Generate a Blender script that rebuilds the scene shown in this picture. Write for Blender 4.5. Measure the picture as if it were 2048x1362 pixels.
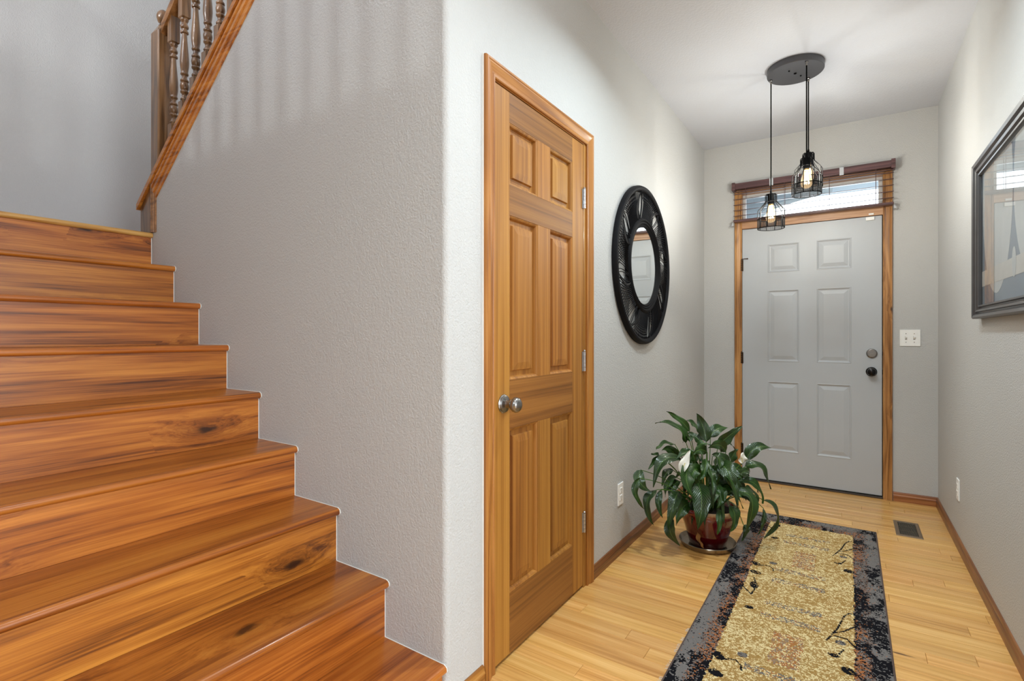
import bpy, bmesh, math, random
import numpy as np
from mathutils import Vector, Matrix

for o in list(bpy.data.objects):
    bpy.data.objects.remove(o, do_unlink=True)
SC = bpy.context.scene
COL = SC.collection
rnd = random.Random(7)
PI = math.pi

# ------------------------------------------------------------------ camera
cam_d = bpy.data.cameras.new('camera')
cam_d.sensor_width = 36.0
cam_d.lens = 36.0 * 1020.0 / 2048.0
cam_d.shift_y = -11.0 / 2048.0
cam_d.clip_start = 0.02
cam = bpy.data.objects.new('camera', cam_d)
cam.location = (0, 0, 1.17)
cam.rotation_euler = (PI / 2, 0, math.atan2(676.0, 1020.0))
COL.objects.link(cam)
SC.camera = cam

# ------------------------------------------------------------------ world, lights, exposure
world = bpy.data.worlds.new('overcast_sky')
SC.world = world
world.use_nodes = True
bg = world.node_tree.nodes['Background']
bg.inputs[0].default_value = (0.86, 0.93, 1.0, 1)
bg.inputs[1].default_value = 4.5

def area(name, loc, rot, sx, sy, power, col):
    l = bpy.data.lights.new(name, 'AREA')
    l.shape = 'RECTANGLE'; l.size = sx; l.size_y = sy
    l.energy = power; l.color = col
    o = bpy.data.objects.new(name, l)
    o.location = loc; o.rotation_euler = rot
    COL.objects.link(o)
    return o

# daylight through the windows of the room behind the camera and of the upper floor
area('daylight_side_window', (3.85, -0.1, 1.45), (PI / 2, 0, PI / 2), 2.2, 1.7, 86, (0.86, 0.95, 1.0))
area('daylight_upper_window', (-3.0, -4.35, 4.3), (PI / 2, 0, 0), 1.8, 1.4, 215, (1.0, 0.98, 0.96))
lamp_d = bpy.data.lights.new('upper_hall_ceiling_lamp', 'POINT')
lamp_d.energy = 125; lamp_d.shadow_soft_size = 0.085; lamp_d.color = (0.92, 0.98, 1.0)
lamp = bpy.data.objects.new('upper_hall_ceiling_lamp', lamp_d)
lamp.location = (-1.75, -2.68, 5.45)
COL.objects.link(lamp)
# unseen fill lights added at ceiling height to brighten hall and stair wall
for lx, ly, lp, sp_ in ((0.0, -1.4, 46, 180), (1.9, 0.2, 10, 180), (-0.27, 0.9, 4.5, 150), (-0.27, 2.1, 15, 148)):
    area('added_fill_light', (lx, ly, 2.72), (0, 0, 0), 0.16, 0.16, lp, (0.82, 0.95, 1.0)).data.spread = math.radians(sp_)

vs = SC.view_settings
vs.view_transform = 'Standard'
vs.look = 'None'
vs.exposure = 0.43
vs.gamma = 1.0
vs.use_curve_mapping = False

# ------------------------------------------------------------------ helpers
def S2L(r, g, b):
    f = lambda c: (c / 255.0) / 12.92 if c / 255.0 <= 0.04045 else ((c / 255.0 + 0.055) / 1.055) ** 2.4
    return (f(r), f(g), f(b), 1.0)

class MB:
    """collects vertices and faces in world coordinates"""
    def __init__(s):
        s.v = []; s.f = []; s.uv = None
    def add(s, vs_, fs):
        n = len(s.v)
        s.v += [tuple(p) for p in vs_]
        s.f += [tuple(i + n for i in f) for f in fs]
        return s
    def box(s, x0, x1, y0, y1, z0, z1, ch=0.0):
        if ch <= 0:
            s.add([(x, y, z) for z in (z0, z1) for y in (y0, y1) for x in (x0, x1)],
                  [(0, 2, 3, 1), (4, 5, 7, 6), (0, 1, 5, 4), (1, 3, 7, 5), (3, 2, 6, 7), (2, 0, 4, 6)])
        else:
            bm = bmesh.new()
            bmesh.ops.create_cube(bm, size=1.0)
            for v in bm.verts:
                v.co = Vector(((x0 + x1) / 2 + v.co.x * (x1 - x0), (y0 + y1) / 2 + v.co.y * (y1 - y0), (z0 + z1) / 2 + v.co.z * (z1 - z0)))
            bmesh.ops.bevel(bm, geom=bm.edges[:], offset=ch, segments=2, profile=0.6, affect='EDGES')
            bm.verts.index_update()
            s.add([v.co[:] for v in bm.verts], [[v.index for v in f.verts] for f in bm.faces])
            bm.free()
        return s
    def prism(s, poly, axis, a0, a1):
        """poly: list of 2d points in the plane normal to axis (order of the other two axes kept)"""
        def mk(p, a):
            if axis == 'X': return (a, p[0], p[1])
            if axis == 'Y': return (p[0], a, p[1])
            return (p[0], p[1], a)
        n = len(poly)
        vv = [mk(p, a0) for p in poly] + [mk(p, a1) for p in poly]
        ff = [tuple(range(n)), tuple(range(2 * n - 1, n - 1, -1))]
        ff += [((i + 1) % n, i, n + i, n + (i + 1) % n) for i in range(n)]
        return s.add(vv, ff)
    def lathe(s, prof, c, axis='Z', seg=24, capb=True, capt=True):
        """prof: (r, h) pairs along axis from c"""
        n = len(s.v); m = len(prof)
        for r, h in prof:
            for k in range(seg):
                a = 2 * PI * k / seg
                x, y = r * math.cos(a), r * math.sin(a)
                p = {'Z': (x, y, h), 'X': (h, x, y), 'Y': (y, h, x)}[axis]
                s.v.append((c[0] + p[0], c[1] + p[1], c[2] + p[2]))
        for i in range(m - 1):
            for k in range(seg):
                k2 = (k + 1) % seg
                s.f.append((n + i * seg + k, n + i * seg + k2, n + (i + 1) * seg + k2, n + (i + 1) * seg + k))
        if capb: s.f.append(tuple(n + k for k in reversed(range(seg))))
        if capt: s.f.append(tuple(n + (m - 1) * seg + k for k in range(seg)))
        return s
    def tube(s, pts, r, seg=6, closed=False, caps=True):
        pts = [Vector(p) for p in pts]
        n = len(s.v); m = len(pts)
        rr = r if isinstance(r, (list, tuple)) else [r] * m
        up = None
        for i, p in enumerate(pts):
            if closed:
                t = pts[(i + 1) % m] - pts[i - 1]
            else:
                t = pts[min(i + 1, m - 1)] - pts[max(i - 1, 0)]
            t.normalize()
            if up is None:
                up = Vector((0, 0, 1)) if abs(t.z) < 0.9 else Vector((1, 0, 0))
            a = t.cross(up)
            if a.length < 1e-5: a = t.cross(Vector((0, 1, 0)))
            a.normalize(); b = a.cross(t).normalized(); up = b
            for k in range(seg):
                q = 2 * PI * k / seg
                s.v.append(tuple(p + a * (rr[i] * math.cos(q)) + b * (rr[i] * math.sin(q))))
        for i in range(m if closed else m - 1):
            j = (i + 1) % m
            for k in range(seg):
                k2 = (k + 1) % seg
                s.f.append((n + i * seg + k, n + i * seg + k2, n + j * seg + k2, n + j * seg + k))
        if caps and not closed:
            s.f.append(tuple(n + k for k in reversed(range(seg))))
            s.f.append(tuple(n + (m - 1) * seg + k for k in range(seg)))
        return s
    def build(s, name, mat, parent=None, smooth=False, origin=None, **tags):
        if origin is None:
            origin = wloc(parent) if parent else (0, 0, 0)
            if parent is None and tags.get('base', False):
                xs = list(zip(*s.v)); origin = tuple((min(a) + max(a)) / 2 for a in xs[:2]) + (min(xs[2]),)
        o0 = Vector(origin)
        me = bpy.data.meshes.new(name)
        me.from_pydata([tuple(Vector(p) - o0) for p in s.v], [], s.f)
        bm = bmesh.new(); bm.from_mesh(me)
        bmesh.ops.recalc_face_normals(bm, faces=bm.faces)
        bm.to_mesh(me); bm.free()
        if mat: me.materials.append(MAT[mat])
        ob = bpy.data.objects.new(name, me)
        COL.objects.link(ob)
        if smooth:
            me.polygons.foreach_set('use_smooth', [True] * len(me.polygons))
            try:
                me.set_sharp_from_angle(angle=math.radians(smooth if smooth is not True else 40))
            except Exception:
                pass
        if parent:
            ob.parent = parent
            ob.location = o0 - Vector(wloc(parent))
        else:
            ob.location = o0
        return ob

def wloc(o):
    p = Vector((0, 0, 0))
    while o is not None:
        p += o.location; o = o.parent
    return tuple(p)

def tag(o, label, cat=None, group=None, kind=None):
    o['label'] = label
    if cat: o['category'] = cat
    if group: o['group'] = group
    if kind: o['kind'] = kind
    return o

def thing(name, loc, label, cat, group=None, kind=None):
    o = bpy.data.objects.new(name, None)
    o.location = loc; o.empty_display_size = 0.1
    COL.objects.link(o)
    return tag(o, label, cat, group, kind)

def copy_tree(o, parent=None, loc=None):
    c = o.copy(); COL.objects.link(c)
    if parent is not None: c.parent = parent
    if loc is not None: c.location = loc
    for ch in list(o.children):
        copy_tree(ch, c)
    return c

# ------------------------------------------------------------------ materials
MAT = {}

class NT:
    def __init__(s, name):
        s.m = bpy.data.materials.new(name); s.m.use_nodes = True
        s.t = s.m.node_tree; s.t.nodes.clear()
        s.out = s.t.nodes.new('ShaderNodeOutputMaterial')
        MAT[name] = s.m
    def n(s, typ, **kw):
        nd = s.t.nodes.new('ShaderNode' + typ)
        for k, v in kw.items(): setattr(nd, k, v)
        return nd
    def l(s, a, b): s.t.links.new(a, b)
    def math(s, op, a, b=None, c=None):
        nd = s.n('Math', operation=op)
        for i, x in enumerate((a, b, c)):
            if x is None: continue
            if isinstance(x, (int, float)): nd.inputs[i].default_value = x
            else: s.l(x, nd.inputs[i])
        return nd.outputs[0]
    def ramp(s, fac, stops, interp='LINEAR'):
        nd = s.n('ValToRGB'); s.l(fac, nd.inputs[0])
        cr = nd.color_ramp; cr.interpolation = interp
        while len(cr.elements) > 1: cr.elements.remove(cr.elements[-1])
        cr.elements[0].position = stops[0][0]; cr.elements[0].color = stops[0][1]
        for p, c in stops[1:]:
            e = cr.elements.new(p); e.color = c
        return nd.outputs[0]
    def mix(s, fac, a, b, blend='MIX'):
        nd = s.n('Mix', data_type='RGBA', blend_type=blend)
        for i, x in ((0, fac), (6, a), (7, b)):
            if isinstance(x, (int, float)): nd.inputs[i].default_value = x
            elif isinstance(x, tuple): nd.inputs[i].default_value = x
            else: s.l(x, nd.inputs[i])
        return nd.outputs[2]
    def bsdf(s, col, rough=0.5, metal=0.0, spec=0.5, coat=0.0, coat_rough=0.1, bump=None, **kw):
        p = s.n('BsdfPrincipled')
        if isinstance(col, tuple): p.inputs['Base Color'].default_value = col
        else: s.l(col, p.inputs['Base Color'])
        if isinstance(rough, (int, float)): p.inputs['Roughness'].default_value = rough
        else: s.l(rough, p.inputs['Roughness'])
        p.inputs['Metallic'].default_value = metal
        p.inputs['Specular IOR Level'].default_value = spec
        p.inputs['Coat Weight'].default_value = coat
        p.inputs['Coat Roughness'].default_value = coat_rough
        for k, v in kw.items(): p.inputs[k].default_value = v
        if bump is not None: s.l(bump, p.inputs['Normal'])
        s.l(p.outputs[0], s.out.inputs[0])
        return p
    def bump(s, h, strength=0.2, dist=0.002):
        b = s.n('Bump'); b.inputs['Strength'].default_value = strength; b.inputs['Distance'].default_value = dist
        s.l(h, b.inputs['Height']); return b.outputs[0]
    def noise(s, vec, scale, detail=3, rough=0.5, dist=0.0, dim='3D'):
        nd = s.n('TexNoise', noise_dimensions=dim)
        nd.inputs['Scale'].default_value = scale; nd.inputs['Detail'].default_value = detail
        nd.inputs['Roughness'].default_value = rough; nd.inputs['Distortion'].default_value = dist
        if vec is not None: s.l(vec, nd.inputs['Vector'])
        return nd.outputs[0]

def plain(name, col, rough=0.5, metal=0.0, spec=0.5, coat=0.0, vary=0.06, vscale=6.0, bump=0.0, bscale=200, **kw):
    t = NT(name)
    tc = t.n('TexCoord').outputs['Object']
    nz = t.noise(tc, vscale, 4)
    c2 = tuple(max(0, x * (1 - vary)) for x in col[:3]) + (1,)
    c3 = tuple(min(1, x * (1 + vary)) for x in col[:3]) + (1,)
    cc = t.ramp(nz, [(0.3, c2), (0.7, c3)])
    bp = t.bump(t.noise(tc, bscale, 3), bump, 0.002) if bump else None
    t.bsdf(cc, rough, metal, spec, coat, bump=bp, **kw)
    return t

def painted_wall(name, col, scale, strength, dist):
    t = NT(name)
    tc = t.n('TexCoord').outputs['Object']
    a = t.noise(tc, scale, 3, 0.55, 0.3)
    b = t.noise(tc, scale * 2.6, 2, 0.5)
    h = t.math('ADD', t.math('MULTIPLY', t.ramp(a, [(0.36, (0, 0, 0, 1)), (0.62, (1, 1, 1, 1))]), 0.7), t.math('MULTIPLY', b, 0.3))
    big = t.noise(tc, 1.3, 3)
    c2 = tuple(x * 0.975 for x in col[:3]) + (1,)
    cc = t.ramp(big, [(0.3, c2), (0.7, col)])
    t.bsdf(cc, 0.62, spec=0.3, bump=t.bump(h, strength, dist))

def wood(name, dark, mid, light, axis='X', rough=0.35, coat=0.15, along=1.3, across=13.0, knots=0.0, rings=0.5, tint=0.12, knot_sc=(2.6, 8.0), bump=0.06, fine=0.35, ring_f=9.0):
    t = NT(name)
    tc = t.n('TexCoord').outputs['Object']
    oi = t.n('ObjectInfo')
    off = t.n('CombineXYZ')
    t.l(t.math('MULTIPLY', oi.outputs['Random'], 37.0), off.inputs[0])
    t.l(t.math('MULTIPLY', oi.outputs['Random'], 71.3), off.inputs[1])
    t.l(t.math('MULTIPLY', oi.outputs['Random'], 19.7), off.inputs[2])
    add = t.n('VectorMath', operation='ADD'); t.l(tc, add.inputs[0]); t.l(off.outputs[0], add.inputs[1])
    v = add.outputs[0]
    def sc(vec, al, ac):
        m = t.n('Mapping'); t.l(vec, m.inputs[0])
        s_ = [ac, ac, ac]; s_['XYZ'.index(axis)] = al
        m.inputs['Scale'].default_value = s_
        return m.outputs[0]
    src = v
    if knots > 0:
        ks = t.n('SeparateXYZ'); t.l(v, ks.inputs[0])
        ia = 'XYZ'.index(axis); oth = [i for i in range(3) if i != ia]
        kc = t.n('CombineXYZ')
        t.l(t.math('MULTIPLY', ks.outputs[ia], knot_sc[0]), kc.inputs[0])
        t.l(t.math('MULTIPLY', t.math('ADD', ks.outputs[oth[0]], ks.outputs[oth[1]]), knot_sc[1]), kc.inputs[1])
        kw_ = t.n('VectorMath', operation='ADD'); t.l(kc.outputs[0], kw_.inputs[0])
        kn_ = t.n('TexNoise'); kn_.inputs['Scale'].default_value = 9.0; kn_.inputs['Detail'].default_value = 2.0; t.l(kc.outputs[0], kn_.inputs['Vector'])
        ksc = t.n('VectorMath', operation='SCALE'); t.l(kn_.outputs['Color'], ksc.inputs[0]); ksc.inputs['Scale'].default_value = 0.13
        t.l(ksc.outputs[0], kw_.inputs[1])
        vo = t.n('TexVoronoi', feature='F1', voronoi_dimensions='2D'); t.l(kw_.outputs[0], vo.inputs['Vector'])
        vo.inputs['Scale'].default_value = 1.0
        sep = t.n('SeparateColor'); t.l(vo.outputs['Color'], sep.inputs[0])
        has = t.math('LESS_THAN', sep.outputs[0], knots)
        infl = t.math('MULTIPLY', has, t.math('POWER', 2.718, t.math('MULTIPLY', t.math('MULTIPLY', vo.outputs['Distance'], vo.outputs['Distance']), -14.0)))
        kn_m = t.n('MapRange', interpolation_type='SMOOTHSTEP'); t.l(vo.outputs['Distance'], kn_m.inputs[0])
        for i_, v_ in ((1, 0.03), (2, 0.115), (3, 1.0), (4, 0.0)): kn_m.inputs[i_].default_value = v_
        knot = t.math('MULTIPLY', has, kn_m.outputs[0])
        cz = t.n('CombineXYZ')
        for i in range(3):
            if i != 'XYZ'.index(axis): t.l(t.math('MULTIPLY', infl, 0.05), cz.inputs[i])
        a2 = t.n('VectorMath', operation='ADD'); t.l(v, a2.inputs[0]); t.l(cz.outputs[0], a2.inputs[1])
        src = a2.outputs[0]
    base = t.noise(sc(src, along, across), 1.0, 5, 0.6, 0.4)
    low = t.noise(sc(src, along * 0.55, across * 0.42), 1.0, 2, 0.5, 0.2)
    ring = t.math('ADD', t.math('MULTIPLY', t.math('SINE', t.math('MULTIPLY', low, ring_f * 2 * PI)), 0.5), 0.5)
    finen = t.noise(sc(src, along * 4, across * 11), 1.0, 3, 0.6)
    strk = t.noise(sc(src, along * 0.7, across * 3.2), 1.0, 4, 0.65, 0.2)
    f = t.math('ADD', t.math('MULTIPLY', base, 0.62 - rings * 0.3), t.math('ADD', t.math('MULTIPLY', ring, rings * 0.3), t.math('MULTIPLY', strk, 0.38)))
    f = t.math('ADD', f, t.math('MULTIPLY', t.math('SUBTRACT', finen, 0.5), fine))
    col = t.ramp(f, [(0.33, dark), (0.49, mid), (0.66, light)])
    if knots > 0:
        col = t.mix(t.math('MULTIPLY', infl, 0.35), col, dark)
        col = t.mix(t.math('MULTIPLY', knot, 0.9), col, (dark[0] * 0.12, dark[1] * 0.07, dark[2] * 0.07, 1))
    hsv = t.n('HueSaturation')
    t.l(t.math('ADD', t.math('MULTIPLY', t.math('SUBTRACT', oi.outputs['Random'], 0.5), tint * 2), 1.0), hsv.inputs['Value'])
    t.l(t.math('ADD', t.math('MULTIPLY', t.math('FRACT', t.math('MULTIPLY', oi.outputs['Random'], 7.7)), 0.008), 0.4975), hsv.inputs['Hue'])
    t.l(col, hsv.inputs['Color'])
    rg = t.math('ADD', t.math('MULTIPLY', base, 0.12), rough - 0.06)
    t.bsdf(hsv.outputs[0], rg, coat=coat, coat_rough=0.12, bump=t.bump(t.math('ADD', finen, t.math('MULTIPLY', ring, 0.3)), bump, 0.001))

painted_wall('wall_paint', S2L(197, 197, 196), 150.0, 0.5, 0.0026)
painted_wall('ceiling_paint', S2L(202, 204, 211), 90.0, 0.35, 0.003)
ST = (S2L(112, 52, 12), S2L(166, 92, 30), S2L(190, 118, 46))
wood('stair_tread_wood', *ST, axis='Y', knots=0.10, rough=0.34, coat=0.18, along=0.9, across=16, rings=0.3, tint=0.05, knot_sc=(2.2, 5.0), ring_f=6)
wood('stair_riser_wood', S2L(84, 38, 8), S2L(160, 88, 26), S2L(196, 122, 46), axis='Y', knots=0.26, rough=0.36, coat=0.15, along=0.9, across=18, rings=0.3, tint=0.07, knot_sc=(2.2, 6.0), ring_f=6)
wood('nosing_light_wood', S2L(168, 112, 52), S2L(196, 144, 78), S2L(212, 164, 96), axis='Y', rough=0.35, tint=0.02)
DW = (S2L(126, 74, 20), S2L(158, 102, 36), S2L(178, 122, 50))
wood('pine_vertical', *DW, axis='Z', rough=0.56, coat=0.0, along=0.4, across=20, rings=0.35, tint=0.06, ring_f=7)
wood('pine_across', S2L(106, 64, 18), S2L(136, 86, 30), S2L(156, 104, 42), axis='Y', rough=0.56, coat=0.0, along=0.4, across=20, rings=0.35, tint=0.06, ring_f=7)
CW = (S2L(130, 78, 26), S2L(164, 106, 42), S2L(184, 128, 60))
wood('casing_vertical', *CW, axis='Z', rough=0.48, coat=0.04, along=0.8, across=18, tint=0.05)
wood('casing_along_y', *CW, axis='Y', rough=0.48, coat=0.04, along=0.8, across=18, tint=0.05)
FW = (S2L(122, 78, 40), S2L(168, 116, 64), S2L(194, 142, 86))
wood('front_casing_vertical', *FW, axis='Z', rough=0.4, along=1.5, across=16, knots=0.12, knot_sc=(4, 14), tint=0.05)
wood('front_casing_across', S2L(140, 96, 66), S2L(184, 136, 98), S2L(204, 160, 122), axis='X', rough=0.4, along=1.5, across=16, tint=0.05)
wood('baseboard_wood_y', S2L(86, 48, 24), S2L(124, 76, 40), S2L(148, 96, 54), axis='Y', rough=0.4, along=1.0, across=24, tint=0.04)
wood('baseboard_wood_x', S2L(110, 62, 30), S2L(156, 96, 52), S2L(180, 120, 70), axis='X', rough=0.4, along=1.0, across=24, tint=0.04)
wood('oak_plank', S2L(190, 134, 68), S2L(216, 162, 92), S2L(232, 184, 118), axis='X', rough=0.3, coat=0.25, along=0.8, across=22, rings=0.3, tint=0.10, knots=0.02, knot_sc=(2.5, 14), bump=0.04, fine=0.3)
wood('baluster_wood', S2L(72, 46, 24), S2L(116, 82, 50), S2L(142, 106, 70), axis='Z', rough=0.3, coat=0.35, along=1.6, across=20, tint=0.05)
wood('cap_wood', S2L(120, 62, 18), S2L(176, 104, 40), S2L(200, 132, 58), axis='X', rough=0.32, coat=0.3, along=1.2, across=18, tint=0.04)
wood('handrail_wood', S2L(84, 50, 26), S2L(132, 88, 48), S2L(160, 112, 68), axis='X', rough=0.3, coat=0.35, along=1.2, across=18, tint=0.04)
wood('blind_wood', S2L(58, 36, 38), S2L(88, 58, 60), S2L(108, 76, 76), axis='X', rough=0.4, along=1.2, across=30, tint=0.04)
plain('front_door_paint', S2L(184, 188, 193), 0.42, vary=0.012, bump=0.03, bscale=500)
plain('white_plastic', S2L(250, 250, 248), 0.32, vary=0.01)
plain('almond_slot', S2L(60, 58, 56), 0.5)
plain('caulk_white', S2L(232, 230, 224), 0.5, vary=0.02)
plain('black_metal', S2L(8, 8, 9), 0.6, metal=0.0, spec=0.06, vary=0.1, bump=0.05)
plain('canopy_metal', S2L(92, 92, 95), 0.42, metal=0.5, vary=0.05)
plain('brushed_nickel', S2L(150, 148, 146), 0.26, metal=1.0, vary=0.1)
plain('dark_bronze', S2L(30, 28, 28), 0.25, metal=0.7, vary=0.1)
plain('steel_hinge', S2L(196, 198, 202), 0.3, metal=0.9, vary=0.06)
plain('antique_hinge', S2L(70, 52, 36), 0.4, metal=0.8, vary=0.15)
plain('black_rattan', S2L(13, 13, 17), 0.6, spec=0.15, vary=0.2, vscale=30, bump=0.1, bscale=300)
plain('cord_black', S2L(7, 7, 7), 0.8, spec=0.05)
plain('picture_frame', S2L(62, 61, 62), 0.38, metal=0.0, vary=0.12, vscale=20, coat=0.2)
plain('print_paper', S2L(190, 186, 182), 0.8, vary=0.04, vscale=14)
plain('print_blue_grey', S2L(118, 126, 136), 0.8, vary=0.05, vscale=12)
plain('print_tan', S2L(198, 188, 178), 0.8, vary=0.05, vscale=14)
plain('saucer_metal', S2L(150, 138, 122), 0.22, metal=0.85, vary=0.12, vscale=12)
plain('vent_metal', S2L(122, 104, 84), 0.4, metal=0.4, vary=0.08, vscale=30)
plain('vent_dark', S2L(98, 90, 76), 0.5, metal=0.3, vary=0.1)
plain('joint_dark', S2L(96, 60, 32), 0.8)
plain('vent_hollow', S2L(26, 26, 24), 0.8)
plain('potting_soil', S2L(38, 28, 20), 0.95, vary=0.4, vscale=60, bump=0.8, bscale=90)
plain('spathe_white', S2L(240, 238, 228), 0.5, vary=0.03)
plain('spadix_cream', S2L(226, 214, 160), 0.7, bump=0.4, bscale=400)
plain('dead_leaf', S2L(140, 96, 44), 0.7, vary=0.25, vscale=40)
plain('clear_bracket', S2L(196, 200, 206), 0.2, vary=0.02)
plain('window_vinyl', S2L(226, 228, 230), 0.4, vary=0.01)
plain('soffit_paint', S2L(150, 164, 176), 0.6, vary=0.05)
plain('shingle_grey', S2L(128, 136, 140), 0.9, vary=0.22, vscale=9, bump=0.6, bscale=40)
plain('outdoor_concrete', S2L(170, 168, 162), 0.9, vary=0.1)
plain('rug_binding', S2L(88, 72, 66), 0.9, bump=0.5, bscale=500)
plain('fringe_white', S2L(225, 220, 208), 0.9)
plain('threshold_dark', S2L(70, 60, 54), 0.5, vary=0.1)
plain('leaf_stem', S2L(74, 110, 40), 0.45, vary=0.15)
plain('filament_brass', S2L(190, 150, 90), 0.3, metal=0.8)

# pot glaze: deep red body with a band of dripping cream glaze under the rim
t = NT('pot_glaze')
tc = t.n('TexCoord').outputs['Object']
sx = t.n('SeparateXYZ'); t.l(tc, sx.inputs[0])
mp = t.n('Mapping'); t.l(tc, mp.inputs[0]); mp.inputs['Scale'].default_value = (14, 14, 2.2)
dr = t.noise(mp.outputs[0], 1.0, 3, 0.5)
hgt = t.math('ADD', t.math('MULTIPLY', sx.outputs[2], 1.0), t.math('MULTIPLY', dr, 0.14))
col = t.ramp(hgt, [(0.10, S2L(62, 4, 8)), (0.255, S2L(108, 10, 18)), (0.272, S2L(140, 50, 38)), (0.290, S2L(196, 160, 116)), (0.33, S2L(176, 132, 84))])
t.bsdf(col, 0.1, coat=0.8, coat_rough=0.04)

# leaf with a paler midrib and arching side veins
t = NT('leaf_green')
uv = t.n('UVMap').outputs[0]
sx = t.n('SeparateXYZ'); t.l(uv, sx.inputs[0])
au = t.math('ABSOLUTE', t.math('SUBTRACT', sx.outputs[0], 0.5))
vein = t.math('SINE', t.math('MULTIPLY', t.math('SUBTRACT', sx.outputs[1], t.math('MULTIPLY', au, 0.55)), 95.0))
oi = t.n('ObjectInfo')
nz = t.noise(t.n('TexCoord').outputs['Object'], 14.0, 3)
g = t.ramp(nz, [(0.3, S2L(20, 46, 12)), (0.7, S2L(40, 76, 20))])
g = t.mix(t.math('MULTIPLY', t.math('ADD', vein, 1.0), 0.10), g, S2L(70, 108, 40))
rib = t.math('LESS_THAN', au, 0.025)
g = t.mix(t.math('MULTIPLY', rib, 0.7), g, S2L(104, 138, 60))
hs = t.n('HueSaturation'); t.l(g, hs.inputs['Color'])
t.l(t.math('ADD', t.math('MULTIPLY', oi.outputs['Random'], 0.42), 0.6), hs.inputs['Value'])
t.bsdf(hs.outputs[0], 0.3, coat=0.1, bump=t.bump(vein, 0.35, 0.001), **{'Subsurface Weight': 0.0})

# rug pile: every knot carries its own yarn colour
t = NT('rug_pile')
at = t.n('Attribute', attribute_name='yarn')
t.bsdf(at.outputs['Color'], 0.95, spec=0.1, bump=t.bump(t.noise(t.n('TexCoord').outputs['Object'], 420, 2), 0.6, 0.003))

# glass, mirror, bulbs
t = NT('pane_glass')
fr = t.n('Fresnel'); fr.inputs[0].default_value = 1.5
tr = t.n('BsdfTransparent'); tr.inputs[0].default_value = (0.95, 0.97, 0.98, 1)
gl = t.n('BsdfGlossy'); gl.inputs['Roughness'].default_value = 0.0
bf = t.math('SUBTRACT', 1.0, t.n('NewGeometry').outputs['Backfacing'])
mx = t.n('MixShader'); t.l(t.math('MULTIPLY', fr.outputs[0], bf), mx.inputs[0]); t.l(tr.outputs[0], mx.inputs[1]); t.l(gl.outputs[0], mx.inputs[2])
t.l(mx.outputs[0], t.out.inputs[0])
t = NT('mirror_silver')
t.bsdf((0.86, 0.9, 0.91, 1), 0.0, metal=1.0)
t = NT('bulb_amber_glass')
fr = t.n('Fresnel'); fr.inputs[0].default_value = 1.45
tr = t.n('BsdfTransparent'); tr.inputs[0].default_value = (1.0, 0.9, 0.74, 1)
gl = t.n('BsdfGlossy'); gl.inputs['Roughness'].default_value = 0.02
em = t.n('Emission'); em.inputs[0].default_value = (1.0, 0.72, 0.42, 1); em.inputs[1].default_value = 0.5
bf = t.math('SUBTRACT', 1.0, t.n('NewGeometry').outputs['Backfacing'])
mx = t.n('MixShader'); t.l(t.math('MULTIPLY', fr.outputs[0], bf), mx.inputs[0]); t.l(tr.outputs[0], mx.inputs[1]); t.l(gl.outputs[0], mx.inputs[2])
ad = t.n('AddShader'); t.l(mx.outputs[0], ad.inputs[0]); t.l(em.outputs[0], ad.inputs[1])
t.l(ad.outputs[0], t.out.inputs[0])
t = NT('filament_glow')
em = t.n('Emission'); em.inputs[0].default_value = (1.0, 0.78, 0.5, 1); em.inputs[1].default_value = 40.0
t.l(em.outputs[0], t.out.inputs[0])
# fine wire gauze: real open area, woven threads too thin to model singly
t = NT('wire_gauze')
uv = t.n('UVMap').outputs[0]
sx = t.n('SeparateXYZ'); t.l(uv, sx.inputs[0])
gx = t.math('LESS_THAN', t.math('FRACT', t.math('MULTIPLY', sx.outputs[0], 130.0)), 0.36)
gy = t.math('LESS_THAN', t.math('FRACT', t.math('MULTIPLY', sx.outputs[1], 18.0)), 0.36)
mk = t.math('MAXIMUM', gx, gy)
p = t.bsdf(S2L(12, 12, 13), 0.6, spec=0.06)
tr = t.n('BsdfTransparent'); mx = t.n('MixShader')
t.l(mk, mx.inputs[0]); t.l(tr.outputs[0], mx.inputs[1]); t.l(p.outputs[0], mx.inputs[2]); t.l(mx.outputs[0], t.out.inputs[0])

# ------------------------------------------------------------------ structure
HX, RX, FY, SY, CZ = -1.03, 0.5, 4.5, 1.19, 2.735     # hall left wall, right wall, front wall, stair wall, ceiling
UZ = 5.7

def struct(mb, name, mat, label, cat, parent=None, smooth=False):
    o = mb.build(name, mat, parent, smooth=smooth)
    return tag(o, label, cat, kind='structure')

# floor slab with separate oak planks
floor = struct(MB().box(-4.2, 4.1, -4.7, 4.62, -0.12, -0.012), 'floor', 'joint_dark', 'light oak strip floor of the entry hall', 'floor')
PW = 0.0757
y = 1.0445
row = 0
def plank(x0, x1, y0, y1):
    c = 0.0014
    x0 += 0.0004; x1 -= 0.0004; y0 += 0.0004; y1 -= 0.0004
    mb = MB()
    mb.add([(x0, y0, -0.012), (x1, y0, -0.012), (x1, y1, -0.012), (x0, y1, -0.012),
            (x0, y0, -c), (x1, y0, -c), (x1, y1, -c), (x0, y1, -c),
            (x0 + c, y0 + c, 0), (x1 - c, y0 + c, 0), (x1 - c, y1 - c, 0), (x0 + c, y1 - c, 0)],
           [(8, 9, 10, 11), (4, 5, 9, 8), (5, 6, 10, 9), (6, 7, 11, 10), (7, 4, 8, 11), (0, 1, 5, 4), (1, 2, 6, 5), (2, 3, 7, 6), (3, 0, 4, 7)])
    return mb.build('plank', 'oak_plank', floor, origin=((x0 + x1) / 2, (y0 + y1) / 2, 0))
fixed = {}   # butt joints read off the photograph, by row
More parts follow.
